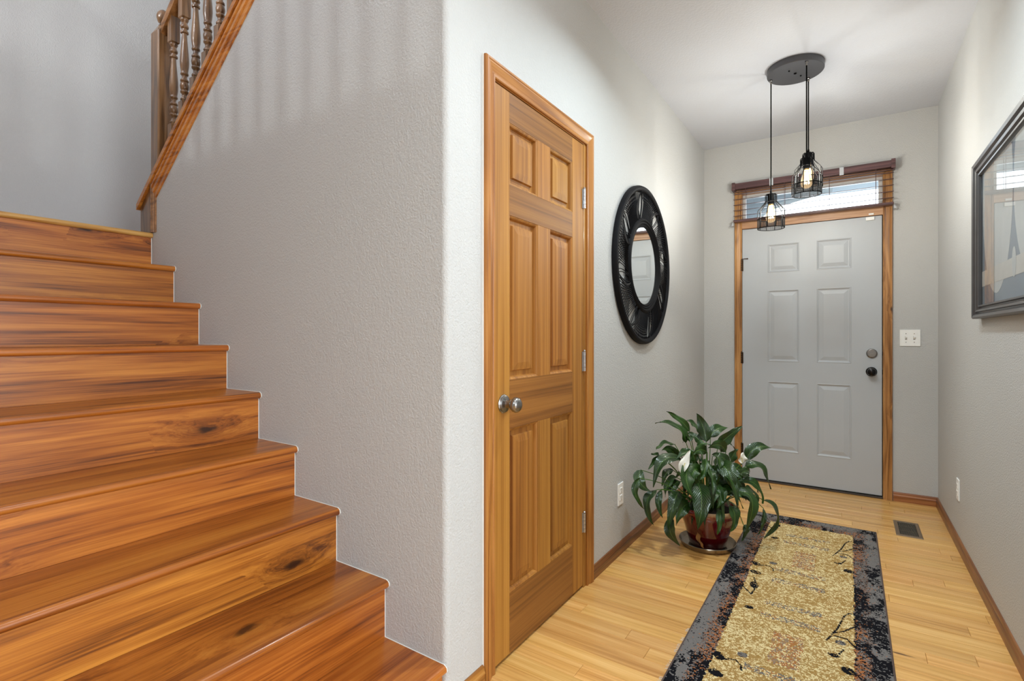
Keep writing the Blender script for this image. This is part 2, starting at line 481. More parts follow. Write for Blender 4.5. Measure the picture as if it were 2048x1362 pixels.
for (jx, jy) in ((-0.723, 1.92), (-0.624, 1.832), (-0.573, 2.582), (0.248, 3.046), (0.231, 2.385), (0.145, 2.80), (-0.95, 2.0)):
    fixed.setdefault(int((jy - 1.0445) / PW), []).append(jx)
while y < FY - 0.001:
    y1 = min(y + PW, FY + 0.06)
    if y1 > FY - 0.03: y1 = FY + 0.06
    xs = sorted(fixed.get(row, []))
    x = -1.14 - rnd.uniform(0, 0.4)
    cuts = []
    while x < RX + 0.1:
        x += rnd.uniform(0.55, 1.25); cuts.append(x)
    cuts = [c for c in cuts if all(abs(c - q) > 0.3 for q in xs) and -1.05 < c < RX - 0.02] + xs
    cuts = [-1.14] + sorted(cuts) + [RX + 0.08]
    for a, b in zip(cuts[:-1], cuts[1:]):
        plank(a, b, y, y1)
    y = y1; row += 1
    if y > FY: break
# the part of the floor behind the camera: same boards, joined
mb = MB()
yy = 1.0445
while yy > -4.5:
    x = -4.1
    while x < 4.0:
        w = rnd.uniform(0.6, 1.4)
        mb.box(x + 0.0006, min(x + w, 4.0) - 0.0006, yy - PW + 0.0006, yy - 0.0006, -0.012, 0.0)
        x += w
    yy -= PW
for yy in np.arange(1.0445, 1.2, PW):
    mb.box(0.58, 4.0, yy, yy + PW - 0.001, -0.012, 0)
o = mb.build('plank_run', 'oak_plank', floor); o['kind'] = 'stuff'

# left hall wall with its rounded outer corner
mb = MB()
BR = 0.018
mb.box(HX - 0.11, HX, SY + BR, 1.424, -0.01, CZ + 0.28).box(HX - 0.11, HX, 2.184, FY + 0.12, -0.01, CZ + 0.28).box(HX - 0.11, HX, 1.424, 2.184, 2.066, CZ + 0.28)
arc = [(HX - BR + BR * math.sin(a), SY + BR - BR * math.cos(a)) for a in [PI / 2 * k / 10 for k in range(11)]]
mb.prism([(HX - BR, SY + BR)] + arc, 'Z', -0.01, CZ + 0.28)
struct(mb, 'wall_left', 'wall_paint', 'pale grey hall wall with the pine door and round mirror', 'wall', smooth=50)

# stair wall, its top cut to the slope of the upper flight
SL = 0.758
low = lambda x: 2.5756 + SL * (x + 2.0932)          # lower edge of the sloped skirt moulding
top = lambda x: 2.6184 + SL * (x + 2.2122)          # top edge of the sloped cap
XE = -3.168                                        # end of the stair wall
xt = -1.42
poly = [(XE, -0.01), (HX - BR, -0.01), (HX - BR, CZ + 0.28), (xt, CZ + 0.28), (XE, top(XE) - 0.03)]
poly[3] = (-2.2122 + (CZ + 0.28 - 2.6184 + 0.03) / SL, CZ + 0.28)
struct(MB().prism(poly, 'Y', SY, SY + 0.11), 'wall_stair', 'wall_paint', 'grey textured wall beside the stairs, topped by a sloping wooden cap', 'wall')

struct(MB().box(-4.17, -4.05, -4.62, 2.52, -0.1, UZ), 'wall_landing', 'wall_paint', 'pale grey wall behind the stair landing', 'wall')
struct(MB().box(HX - 0.11, 0.6, 2.40, 2.52, CZ + 0.285, UZ).box(-4.05, HX - 0.11, 2.40, 2.52, -0.1, UZ), 'wall_stairwell', 'wall_paint', 'far side wall of the upper stair flight', 'wall')
# right wall of the hall and the rest of the shell
struct(MB().box(RX, RX + 0.12, 1.2, FY + 0.12, -0.01, CZ + 0.1), 'wall_right', 'wall_paint', 'grey hall wall carrying the framed print', 'wall')
# front wall with the door and transom opening
OX0, OX1, OZ = -0.742, 0.200, 2.335
mb = MB().box(HX - 0.12, OX0, FY, FY + 0.14, -0.01, CZ + 0.1).box(OX1, RX + 0.12, FY, FY + 0.14, -0.01, CZ + 0.1).box(OX0, OX1, FY, FY + 0.14, OZ, CZ + 0.1)
struct(mb, 'wall_front', 'wall_paint', 'pale end wall around the front door', 'wall')
# ceilings
mb = MB().box(HX, RX + 0.12, 0.05, FY + 0.14, CZ, CZ + 0.285).box(-4.05, 4.1, -4.62, 0.05, CZ, CZ + 0.285).box(RX + 0.12, 4.1, 0.05, 1.3, CZ, CZ + 0.285)
struct(mb, 'ceiling', 'ceiling_paint', 'white textured ceiling over the entry hall', 'ceiling')
struct(MB().box(-4.17, 0.6, -4.62, 2.52, UZ, UZ + 0.1), 'ceiling_upper', 'ceiling_paint', 'ceiling high above the stairwell', 'ceiling')
# rear room and upper floor shell, outside the frame; openings where daylight enters
def holed(mb, axis, a, th, u0, u1, z0, z1, holes):
    def bx(p, q, r, s_):
        if axis == 'Y': mb.box(p, q, a, a + th, r, s_)
        else: mb.box(a, a + th, p, q, r, s_)
    u = u0
    for (h0, h1, hz0, hz1) in sorted(holes):
        bx(u, h0, z0, z1); bx(h0, h1, z0, hz0); bx(h0, h1, hz1, z1); u = h1
    bx(u, u1, z0, z1)
    return mb
struct(holed(holed(MB(), 'Y', -4.62, 0.12, -4.17, 4.1, -0.1, CZ, []), 'Y', -4.62, 0.12, -4.17, 0.6, CZ, UZ, [(-3.9, -2.1, 3.6, 5.0)]),
       'wall_back', 'wall_paint', 'wall with windows behind the viewer', 'wall')
struct(holed(MB(), 'X', 4.0, 0.12, -4.62, 1.3, -0.1, CZ, [(-1.2, 1.0, 0.6, 2.3)]), 'wall_side', 'wall_paint', 'side wall of the room behind the viewer', 'wall')
struct(MB().box(RX + 0.12, 4.1, 1.2, 1.32, -0.1, CZ), 'wall_return', 'wall_paint', 'return wall beside the hall opening', 'wall')
struct(MB().box(RX, RX + 0.12, -4.62, 2.52, CZ + 0.285, UZ), 'wall_upper', 'wall_paint', 'upper floor wall above the hall', 'wall')

# mitred mouldings -------------------------------------------------------------
CAS = [(0, 0), (0, .008), (.003, .0105), (.011, .0105), (.014, .008), (.018, .0085), (.030, .013), (.040, .0165), (.046, .015), (.049, .0175), (.055, .0175), (.0585, .013), (.06, 0)]
def moulding(prof, ends, place):
    """prof (offset out, depth); ends: two functions offset -> (a, b) in the wall plane"""
    n = len(prof); mb = MB()
    mb.add([place(*ends[0](o_), d) for o_, d in prof] + [place(*ends[1](o_), d) for o_, d in prof],
           [(i, (i + 1) % n, n + (i + 1) % n, n + i) for i in range(n)] + [tuple(range(n)), tuple(range(2 * n - 1, n - 1, -1))])
    return mb
onL = lambda a, b, d: (HX + d, a, b)
onF = lambda a, b, d: (a, FY - d, b)
onR = lambda a, b, d: (RX - d, a, b)
def casing(name, label, prof, a0, a1, zt, place, mv, mh, root):
    moulding(prof, (lambda o: (a0 - o, 0.0), lambda o: (a0 - o, zt + o)), place).build('casing_leg', mv, root)
    moulding(prof, (lambda o: (a1 + o, 0.0), lambda o: (a1 + o, zt + o)), place).build('casing_leg', mv, root)
    moulding(prof, (lambda o: (a0 - o, zt + o), lambda o: (a1 + o, zt + o)), place).build('casing_head', mh, root)

tr1 = thing('trim_1', (HX, 1.8, 0), 'orange pine casing around the closet door', 'door casing', kind='structure')
casing('trim_1', '', CAS, 1.437, 2.176, 2.058, onL, 'casing_vertical', 'casing_along_y', tr1)
MB().box(HX - 0.11, HX + 0.001, 1.4235, 1.4355, 0, 2.066).build('jamb', 'casing_vertical', tr1)
MB().box(HX - 0.11, HX + 0.001, 2.1515, 2.1845, 0, 2.066).build('jamb', 'casing_vertical', tr1)
MB().box(HX - 0.11, HX + 0.001, 1.4355, 2.1515, 2.0535, 2.066).build('jamb', 'casing_along_y', tr1)
MB().box(HX - 0.085, HX - 0.045, 1.4355, 2.1515, 0.0005, 0.008).build('sill_strip', 'baseboard_wood_y', tr1)
MB().box(HX - 0.07, HX - 0.0365, 1.4355, 1.4445, 0, 2.0535).box(HX - 0.07, HX - 0.0365, 2.1425, 2.1515, 0, 2.0535).build('stop_strip', 'casing_vertical', tr1)
mb = MB().box(HX - 0.0005, HX + 0.004, 1.3735, 1.3768, 0, 2.118)
mb.build('caulk_line', 'caulk_white', tr1)

tr2 = thing('trim_2', (-0.27, FY, 0), 'reddish brown wood casing around the front door and transom', 'door casing', kind='structure')
FCAS = [(o_ * 0.056 / 0.06, d * 1.1) for o_, d in CAS]
casing('trim_2', '', FCAS, -0.733, 0.196, 2.325, onF, 'front_casing_vertical', 'front_casing_across', tr2)
MB().box(OX0 + 0.001, OX1 - 0.001, FY - 0.006, FY + 0.12, 2.030, 2.098).build('transom_bar', 'front_casing_across', tr2)
MB().box(-0.7355, -0.722, FY + 0.0475, FY + 0.062, 0.013, 2.03).box(0.182, 0.1955, FY + 0.0475, FY + 0.062, 0.013, 2.03).box(-0.722, 0.182, FY + 0.0475, FY + 0.062, 2.016, 2.03).build('weather_strip', 'threshold_dark', tr2)
MB().box(OX0 + 0.0005, -0.7355, FY - 0.004, FY + 0.12, 0, OZ).build('jamb', 'front_casing_vertical', tr2)
MB().box(0.1955, OX1 - 0.0005, FY - 0.004, FY + 0.12, 0, OZ).build('jamb', 'front_casing_vertical', tr2)
MB().box(-0.7355, 0.1955, FY - 0.0, FY + 0.12, 2.315, OZ).build('jamb', 'front_casing_across', tr2)
struct(MB().box(-0.7355, 0.1955, FY - 0.012, FY + 0.13, 0.0005, 0.012, 0.003), 'trim_3', 'threshold_dark', 'dark metal threshold under the front door', 'threshold')

# baseboards
BB = [(0, 0), (0, .012), (.034, .012), (.038, .0135), (.042, .012), (.046, .0095), (.056, .008), (.062, .005), (.063, 0)]
def base(name, label, u0, u1, place, mat):
    ob = moulding(BB, (lambda o: (u0, o), lambda o: (u1, o)), place).build(name, mat, None)
    return tag(ob, label, 'baseboard', kind='structure')
base('baseboard_left', 'dark wood baseboard along the left hall wall past the closet door', 2.237, FY, onL, 'baseboard_wood_y')
base('baseboard_corner', 'short baseboard piece between the stair corner and the closet door', 1.215, 1.373, onL, 'casing_along_y')
base('baseboard_right', 'long dark wood baseboard along the right hall wall', 1.2, FY, onR, 'baseboard_wood_y')
base('baseboard_front', 'short wood baseboard between the front door and the right wall', 0.254, RX, onF, 'baseboard_wood_x')
base('baseboard_end', 'short wood baseboard behind the potted plant', HX, -0.791, onF, 'baseboard_wood_x')

# guard of the upper hall over the stairs (its balusters throw the soft streaks on the stair wall)
mb = MB()
for k in range(26):
    x = -3.95 + 0.1165 * k
    if x > -1.12: break
    mb.box(x - 0.02, x + 0.02, -0.02, 0.02, CZ + 0.285, CZ + 0.46).lathe([(0.013, 0), (0.02, 0.1), (0.012, 0.4), (0.018, 0.5)], (x, 0, CZ + 0.46), seg=8).box(x - 0.02, x + 0.02, -0.02, 0.02, CZ + 0.96, CZ + 1.14)
mb.box(-4.05, -1.2, -0.03, 0.03, CZ + 1.14, CZ + 1.2).box(-1.22, -1.12, -0.05, 0.05, CZ + 0.285, CZ + 1.3)
struct(mb, 'trim_4', 'baluster_wood', 'railing of the upper hall above the stairs', 'railing')

# ------------------------------------------------------------------ staircase
stairs = thing('staircase', (-2.0, 0.6, 0), 'glossy knotty pine staircase climbing to the left', 'staircase')
nx = lambda k: -1.0252 - 0.2522 * k
tz = lambda k: 0.159 + 0.1933 * k
Y0, Y1 = 0.08, SY - 0.0015
TT = 0.026
for k in range(9):
    xn, z = nx(k), tz(k)
    xr = nx(k + 1) - 0.02 - 0.018
    if k == 8: xr = -3.15
    # tread with a half round nose
    r = TT / 2
    nose = [(xn - r + r * math.sin(a), z - r + r * math.cos(a)) for a in [PI * i / 10 for i in range(11)]]
    if k < 8:
        prof = [(xr, z - TT), (xr, z)] + nose
        MB().prism(prof, 'Y', Y0, Y1).build('tread', 'stair_tread_wood', stairs, smooth=30, origin=(xn - 0.13, 0.6, z))
    else:
        prof = [(xn - 0.075, z - TT), (xn - 0.075, z)] + nose
        MB().prism(prof, 'Y', Y0, Y1).build('landing_nosing', 'nosing_light_wood', stairs, smooth=30, origin=(xn, 0.6, z))
    # riser under this tread
    xf = xn - 0.02
    zb = tz(k - 1) if k else 0.0
    MB().box(xf - 0.018, xf, Y0, Y1, zb + 0.0005, z - TT).build('riser', 'stair_riser_wood', stairs, origin=(xf, 0.6, zb + 0.1))
struct(MB().box(-4.05, nx(8) - 0.0755, 0.08, SY - 0.0, tz(8) - 0.19, tz(8)).box(-4.05, XE - 0.02, SY, 2.40, tz(8) - 0.19, tz(8)), 'floor_landing', 'stair_tread_wood', 'stair landing floor at the top of the flight', 'floor')
# closed stringer on the open side
pl = [(-1.03, 0.0), (-1.03, tz(0) - 0.03)]
for k in range(1, 9):
    pl += [(nx(k) - 0.02, tz(k - 1) - 0.03), (nx(k) - 0.02, tz(k) - 0.03)]
pl += [(nx(8) - 0.07, tz(8) - 0.03), (nx(8) - 0.07, 0.0)]
MB().prism(pl, 'Y', 0.052, 0.0795).build('stringer', 'stair_riser_wood', stairs)
# bead of white caulk where treads and risers meet the wall
mb = MB()
for k in range(8):
    z = tz(k); xa = nx(k + 1) - 0.02
    mb.tube([(xa, SY - 0.0019, z + 0.001), (nx(k) - 0.012, SY - 0.0019, z + 0.001), (nx(k) - 0.001, SY - 0.0019, z - 0.006), (nx(k) + 0.001, SY - 0.0019, z - 0.016), (nx(k) - 0.008, SY - 0.0019, z - TT)], 0.0016, 5)
    mb.tube([(xa, SY - 0.0019, z), (xa, SY - 0.0019, tz(k + 1) - TT)], 0.0015, 5)
mb.build('caulk_bead', 'caulk_white', stairs)

# ------------------------------------------------------------------ balustrade on the stair wall
bal = thing('balustrade', (-2.95, SY + 0.06, top(-2.95)), 'turned wooden balustrade with newel post above the stair wall', 'balustrade')
def slab(x0, x1, f0, f1, y0, y1):
    return MB().add([(x0, y0, f0(x0)), (x1, y0, f0(x1)), (x1, y1, f0(x1)), (x0, y1, f0(x0)), (x0, y0, f1(x0)), (x1, y0, f1(x1)), (x1, y1, f1(x1)), (x0, y1, f1(x0))],
                    [(0, 1, 2, 3), (4, 5, 6, 7), (0, 1, 5, 4), (1, 2, 6, 5), (2, 3, 7, 6), (3, 0, 4, 7)])
XC = -1.62
slab(XE - 0.028, XC, lambda x: top(x) - 0.03, top, SY - 0.022, SY + 0.132).build('cap_board', 'cap_wood', bal)
# stepped skirt moulding under the cap, mitred into a vertical strip at the wall's end
hh = top(0) - low(0)
steps = [(0.03, 0.016), (0.048, 0.013), (0.062, 0.017), (0.075, 0.011), (0.098, 0.014), (hh, 0.008)]
prev = 0.0
mb = MB()
d0 = 0.0
prof2 = [(0.028, 0.0)]
for dz, dp in steps:
    prof2 += [(max(prev, 0.028), dp), (dz - 0.002, dp)]
    prev = dz
prof2 += [(hh, 0.0)]
XS = -3.006
n = len(prof2)
e0 = [(XS - 0.036 + 0.036 * (a - 0.028) / (hh - 0.028), SY - d, top(XS - 0.036 + 0.036 * (a - 0.028) / (hh - 0.028)) - a) for a, d in prof2]
e1 = [(XC, SY - d, top(XC) - a) for a, d in prof2]
mb.add(e0 + e1, [(i, (i + 1) % n, n + (i + 1) % n, n + i) for i in range(n)] + [tuple(range(n)), tuple(range(2 * n - 1, n - 1, -1))])
mb.build('skirt_moulding', 'cap_wood', bal)
e1 = [(p[0], p[1], tz(8) + 0.001) for p in e0]
MB().add(e0 + e1, [(i, (i + 1) % n, n + (i + 1) % n, n + i) for i in range(n)] + [tuple(range(n)), tuple(range(2 * n - 1, n - 1, -1))]).build('skirt_return', 'handrail_wood', bal)
MB().add([(XE - 0.012, SY - 0.007, tz(8) + .001), (XS - 0.036, SY - 0.007, tz(8) + .001), (XS - 0.036, SY - 0.007, top(XS - 0.036) - 0.03), (XE - 0.012, SY - 0.007, top(XE - 0.012) - 0.03),
          (XE - 0.012, SY + 0.12, tz(8) + .001), (XS - 0.036, SY - 0.0005, tz(8) + .001), (XS - 0.036, SY - 0.0005, top(XS - 0.036) - 0.03), (XE - 0.012, SY + 0.12, top(XE - 0.012) - 0.03),
          (XE, SY - 0.0005, tz(8) + .001), (XE, SY - 0.0005, top(XE) - 0.03), (XE, SY + 0.12, tz(8) + .001), (XE, SY + 0.12, top(XE) - 0.03)],
         [(0, 1, 2, 3), (1, 5, 6, 2), (5, 8, 9, 6), (8, 10, 11, 9), (10, 4, 7, 11), (4, 0, 3, 7), (3, 2, 6, 9), (3, 9, 11, 7)]).build('end_board', 'baluster_wood', bal)
# newel with chamfered head and acorn finial
NX0, NX1, NY0, NY1 = -3.124, -3.036, SY + 0.018, SY + 0.106
mb = MB()
zb = top(NX0) - 0.0005
NZ = 2.782
cN = ((NX0 + NX1) / 2, (NY0 + NY1) / 2)
hw = 0.044; c_ = 0.006
def sq(h, c):
    return [(cN[0] - h + c, cN[1] - h), (cN[0] + h - c, cN[1] - h), (cN[0] + h, cN[1] - h + c), (cN[0] + h, cN[1] + h - c), (cN[0] + h - c, cN[1] + h), (cN[0] - h + c, cN[1] + h), (cN[0] - h, cN[1] + h - c), (cN[0] - h, cN[1] - h + c)]
lv = [(top, hw, c_), (NZ, hw, c_), (NZ + 0.040, hw - 0.020, 0.012), (NZ + 0.043, 0.019, 0.01)]
vv = []
for z, h, c in lv:
    vv += [(p[0], p[1], z(p[0]) if callable(z) else z) for p in sq(h, c)]
mb.add(vv, [(i * 8 + k, i * 8 + (k + 1) % 8, (i + 1) * 8 + (k + 1) % 8, (i + 1) * 8 + k) for i in range(3) for k in range(8)] + [tuple(range(8)), tuple(range(24, 32))])
nw = mb.build('newel_post', 'baluster_wood', bal)
MB().lathe([(0.02, 0.0), (0.023, 0.004), (0.016, 0.010), (0.015, 0.016), (0.026, 0.026), (0.0315, 0.045), (0.032, 0.058), (0.028, 0.072), (0.019, 0.084), (0.008, 0.092), (0.001, 0.095)], (cN[0], cN[1], NZ + 0.042), seg=28).build('finial', 'baluster_wood', nw, smooth=60)
# handrail
rb = lambda x: 2.762 + SL * (x + 3.036)
HP = [(0.018, 0.0), (0.03, 0.006), (0.026, 0.018), (0.03, 0.030), (0.031, 0.044), (0.024, 0.058), (0.010, 0.064), (-0.010, 0.064), (-0.024, 0.058), (-0.031, 0.044), (-0.03, 0.030), (-0.026, 0.018), (-0.03, 0.006), (-0.018, 0.0)]
n = len(HP); yc = SY + 0.062
x0, x1 = NX1 + 0.0005, XC
MB().add([(x0, yc + w, rb(x0) + h * 1.25) for w, h in HP] + [(x1, yc + w, rb(x1) + h * 1.25) for w, h in HP],
         [(i, (i + 1) % n, n + (i + 1) % n, n + i) for i in range(n)] + [tuple(range(n)), tuple(range(2 * n - 1, n - 1, -1))]).build('handrail', 'handrail_wood', bal, smooth=35)
# balusters: square ends, turned middle
def baluster():
    b = 0.021; mb = MB()
    sl = lambda x: SL * x
    zb0 = -0.228
    mb.add([(-b, -b, zb0 - sl(b)), (b, -b, zb0 + sl(b)), (b, b, zb0 + sl(b)), (-b, b, zb0 - sl(b)), (-b, -b, -0.006), (b, -b, -0.006), (b, b, -0.006), (-b, b, -0.006),
            (-0.012, -0.012, 0.004), (0.012, -0.012, 0.004), (0.012, 0.012, 0.004), (-0.012, 0.012, 0.004)],
           [(0, 1, 2, 3), (0, 1, 5, 4), (1, 2, 6, 5), (2, 3, 7, 6), (3, 0, 4, 7), (4, 5, 9, 8), (5, 6, 10, 9), (6, 7, 11, 10), (7, 4, 8, 11)])
    zt = 0.541
    mb.add([(-b, -b, zt - sl(b)), (b, -b, zt + sl(b)), (b, b, zt + sl(b)), (-b, b, zt - sl(b)), (-b, -b, 0.427), (b, -b, 0.427), (b, b, 0.427), (-b, b, 0.427),
            (-0.012, -0.012, 0.416), (0.012, -0.012, 0.416), (0.012, 0.012, 0.416), (-0.012, 0.012, 0.416)],
           [(0, 1, 2, 3), (0, 1, 5, 4), (1, 2, 6, 5), (2, 3, 7, 6), (3, 0, 4, 7), (4, 5, 9, 8), (5, 6, 10, 9), (6, 7, 11, 10), (7, 4, 8, 11)])
    mb.lathe([(.014, .0), (.0185, .003), (.0195, .008), (.0175, .013), (.0125, .019), (.0115, .028), (.013, .036), (.0185, .041), (.0195, .046), (.0185, .051), (.0150, .054), (.0190, .062), (.0208, .075), (.0190, .088),
              (.015, .095), (.0185, .098), (.0195, .103), (.0185, .108), (.013, .113), (.0115, .121), (.0125, .129), (.0180, .134), (.0190, .139), (.0170, .144), (.0165, .150), (.0200, .175), (.0212, .197), (.0205, .220),
              (.0170, .262), (.0130, .310), (.0112, .338), (.0120, .343), (.0180, .347), (.0190, .352), (.018, .357), (.0125, .361), (.0120, .368), (.0175, .373), (.0190, .378), (.0190, .384), (.0160, .390), (.013, .400), (.017, .409), (.0195, .414), (.0190, .419)],
             (0, 0, 0), seg=16)
    return mb
bx0 = -2.962
b0 = baluster().build('baluster', 'baluster_wood', None, smooth=38)
b0.parent = bal
def bpos(k):
    x = bx0 + 0.1185 * k
    return Vector((x, yc, top(x) + 0.228)) - bal.location
b0.location = bpos(0)
for k in range(1, 11):
    c = b0.copy(); COL.objects.link(c); c.location = bpos(k)

# ------------------------------------------------------------------ doors
def loops(rect, prof, place):
    """nested rectangles: prof = (inset, depth) from the outside in; the last loop is filled"""
    a0, a1, b0, b1 = rect; mb = MB(); vv = []; ff = []
    for ins, d in prof:
        vv += [place(a0 + ins, b0 + ins, d), place(a1 - ins, b0 + ins, d), place(a1 - ins, b1 - ins, d), place(a0 + ins, b1 - ins, d)]
    for i in range(len(prof) - 1):
        for k in range(4):
            ff.append((i * 4 + k, i * 4 + (k + 1) % 4, i * 4 + 4 + (k + 1) % 4, i * 4 + 4 + k))
    m = (len(prof) - 1) * 4
    ff.append((m, m + 1, m + 2, m + 3))
    return mb.add(vv, ff)

# closet door: stiles, rails, muntins and six raised panels
d1 = thing('door_1', (HX, 1.79, 0), 'varnished six panel pine closet door with round nickel knob', 'door', kind='structure')
DY0, DY1, DZ0, DZ1 = 1.4375, 2.1495, 0.013, 2.051
XF, XB = HX - 0.0005, HX - 0.0355
for a, b in ((DY0, 1.5385), (2.0425, DY1)):
    MB().box(XB, XF, a, b, DZ0, DZ1, 0.0009).build('stile', 'pine_vertical', d1)
rails = [(DZ0, 0.231), (0.829, 1.0065), (1.606, 1.717), (1.942, DZ1)]
for a, b in rails:
    MB().box(XB, XF, 1.5388, 2.0422, a, b, 0.0006).build('rail', 'pine_across', d1)
rows = [(0.231, 0.829), (1.0065, 1.606), (1.717, 1.942)]
for a, b in rows:
    MB().box(XB, XF, 1.7405, 1.8405, a + 0.0003, b - 0.0003, 0.0006).build('muntin', 'pine_vertical', d1)
onD = lambda a, b, d: (HX - 0.0005 + d, a, b)
PAN = [(0.0003, -0.001), (0.003, -0.002), (0.008, -0.005), (0.0095, -0.0085), (0.0115, -0.0165), (0.028, -0.0165), (0.0305, -0.0160), (0.0335, -0.0075), (0.060, -0.0035)]
for a, b in rows:
    for u, w in ((1.5388, 1.7402), (1.8408, 2.0422)):
        loops((u, w, a + 0.0003, b - 0.0003), PAN, onD).build('panel', 'pine_vertical', d1)
# knob: rose, neck, ball
kz, ky = 0.925, 1.498
kn = MB().lathe([(0.033, 0), (0.0335, 0.003), (0.030, 0.006), (0.0305, 0.009), (0.026, 0.012), (0.020, 0.0135), (0.0145, 0.016), (0.0125, 0.022), (0.0115, 0.032), (0.013, 0.036), (0.021, 0.040), (0.0262, 0.047), (0.0275, 0.054), (0.0258, 0.062), (0.020, 0.068), (0.010, 0.0715), (0.001, 0.0722)], (HX, ky, kz), 'X', 36).build('door_knob', 'brushed_nickel', d1, smooth=40)
kn['label'] = 'round brushed nickel knob'
MB().box(HX - 0.001, HX + 0.0006, 1.4375, 1.4385, kz - 0.03, kz + 0.03).build('latch_plate', 'dark_bronze', d1)
def hinge(mb_parent, zc, place, h=0.09, r=0.0062, mat='steel_hinge', leafw=0.013):
    """knuckle barrel plus the sliver of leaf that shows; place(a, b, d)"""
    mb = MB()
    for i in range(5):
        z0 = zc - h / 2 + i * h / 5 + 0.0006; z1 = zc - h / 2 + (i + 1) * h / 5 - 0.0006
        c = place(0, 0, r)
        mb.lathe([(r, z0), (r, z1)], (c[0], c[1], 0), 'Z', 12)
    c = place(0, 0, r)
    mb.lathe([(0.0035, zc + h / 2), (0.0058, zc + h / 2 + 0.001), (0.0058, zc + h / 2 + 0.005), (0.003, zc + h / 2 + 0.008)], (c[0], c[1], 0), 'Z', 10)
    p = place(-leafw, 0, 0.0002); q = place(0, 0, 0.0022)
    mb.box(min(p[0], q[0]), max(p[0], q[0]), min(p[1], q[1]), max(p[1], q[1]), zc - h / 2, zc + h / 2)
    return mb.build('hinge', mat, mb_parent, smooth=30)
for z in (1.800, 1.048, 0.303):
    hinge(d1, z, lambda a, b, d: (HX + d, 2.1505 + a, b))

# front door: smooth painted slab with six pressed panels
d2 = thing('door_2', (-0.27, FY, 0.013), 'light grey six panel front door', 'door', kind='structure')
GX0, GX1, GZ0, GZ1 = -0.7325, 0.1915, 0.014, 2.0265
GY = FY + 0.002
xs = [GX0, -0.545, -0.326, -0.212, 0.0085, GX1]
zs = [GZ0, 0.254, 0.803, 0.960, 1.525, 1.664, 1.888, GZ1]
mb = MB()
onG = lambda a, b, d: (a, GY - d, b)
for i in range(5):
    for j in range(7):
        if i in (1, 3) and j in (1, 3, 5): continue
        mb.add([onG(xs[i], zs[j], 0), onG(xs[i + 1], zs[j], 0), onG(xs[i + 1], zs[j + 1], 0), onG(xs[i], zs[j + 1], 0)], [(0, 1, 2, 3)])
mb.box(GX0, GX1, GY + 0.012, GY + 0.044, GZ0, GZ1)
for (a0, a1, b0, b1) in ((GX0, GX0 + 0.001, GZ0, GZ1), (GX1 - 0.001, GX1, GZ0, GZ1)):
    mb.box(a0, a1, GY, GY + 0.012, b0, b1)
mb.box(GX0, GX1, GY, GY + 0.012, GZ1 - 0.001, GZ1).box(GX0, GX1, GY, GY + 0.012, GZ0, GZ0 + 0.001)
mb.build('slab', 'front_door_paint', d2)
GP = [(0, 0), (0.002, 0.0015), (0.005, 0.002), (0.009, -0.001), (0.014, -0.0055), (0.020, -0.0065), (0.028, -0.0045), (0.044, -0.001), (0.047, -0.0005)]
for j in (1, 3, 5):
    for i in (1, 3):
        loops((xs[i], xs[i + 1], zs[j], zs[j + 1]), GP, onG).build('panel', 'front_door_paint', d2)
k = MB().lathe([(0.034, 0), (0.034, -0.004), (0.029, -0.008), (0.014, -0.012), (0.012, -0.028), (0.018, -0.034), (0.0265, -0.042), (0.028, -0.052), (0.0255, -0.061), (0.014, -0.067), (0.001, -0.068)], (0.129, GY, 0.905), 'Y', 32).build('door_knob', 'dark_bronze', d2, smooth=40)
k['label'] = 'black round knob'
k = MB().lathe([(0.034, 0), (0.034, -0.006), (0.031, -0.011), (0.027, -0.0125), (0.026, -0.010), (0.001, -0.010)], (0.131, GY, 1.037), 'Y', 32).build('deadbolt', 'brushed_nickel', d2, smooth=40)
k['label'] = 'nickel deadbolt with thumb turn'
MB().add([(0.131 + x * math.cos(0.25) - z * math.sin(0.25), GY - yv, 1.037 + x * math.sin(0.25) + z * math.cos(0.25)) for yv in (0.0105, 0.026) for x, z in ((-0.02, -0.005), (-0.012, -0.008), (0.012, -0.008), (0.02, -0.005), (0.02, 0.005), (0.012, 0.008), (-0.012, 0.008), (-0.02, 0.005))],
         [tuple(range(8)), tuple(range(15, 7, -1))] + [(i, (i + 1) % 8, 8 + (i + 1) % 8, 8 + i) for i in range(8)]).build('thumb_turn', 'brushed_nickel', k)
for z in (1.735, 0.985, 0.245):
    hinge(d2, z, lambda a, b, d: (GX0 - 0.004 - a, FY - 0.001 - d, b), mat='antique_hinge')
MB().tube([(GX0 - 0.002, FY - 0.012, 1.786), (GX0 + 0.02, FY - 0.012, 1.788), (GX0 + 0.038, FY - 0.006, 1.788)], 0.0028, 6).lathe([(0.005, 0), (0.005, -0.01)], (GX0 + 0.04, GY, 1.788), 'Y', 10).build('door_stop_pin', 'antique_hinge', d2)
MB().box(GX0, GX1, FY - 0.003, GY + 0.04, 0.0125, 0.0205).build('door_sweep', 'vent_hollow', d2)
for zc, hh_ in ((1.037, 0.018), (0.905, 0.022)):
    MB().box(GX1 + 0.0002, GX1 + 0.0038, FY - 0.005, FY + 0.03, zc - hh_ / 2 - 0.006, zc + hh_ / 2 + 0.006).build('strike_plate', 'dark_bronze', d2)

# white alarm contact on the door's upper corner
mb = MB().box(0.096, 0.146, GY - 0.014, GY - 0.0003, 1.998, 2.022, 0.002)
ob = mb.build('door_sensor', 'white_plastic', None, base=True)
tag(ob, 'white alarm contact at the top corner of the grey front door', 'door sensor')
ob = MB().box(0.112, 0.142, FY - 0.017, FY - 0.0062, 2.034, 2.046, 0.0015).build('sensor_magnet', 'white_plastic', None, base=True)
tag(ob, 'small white alarm magnet on the wood bar above the front door', 'door sensor')

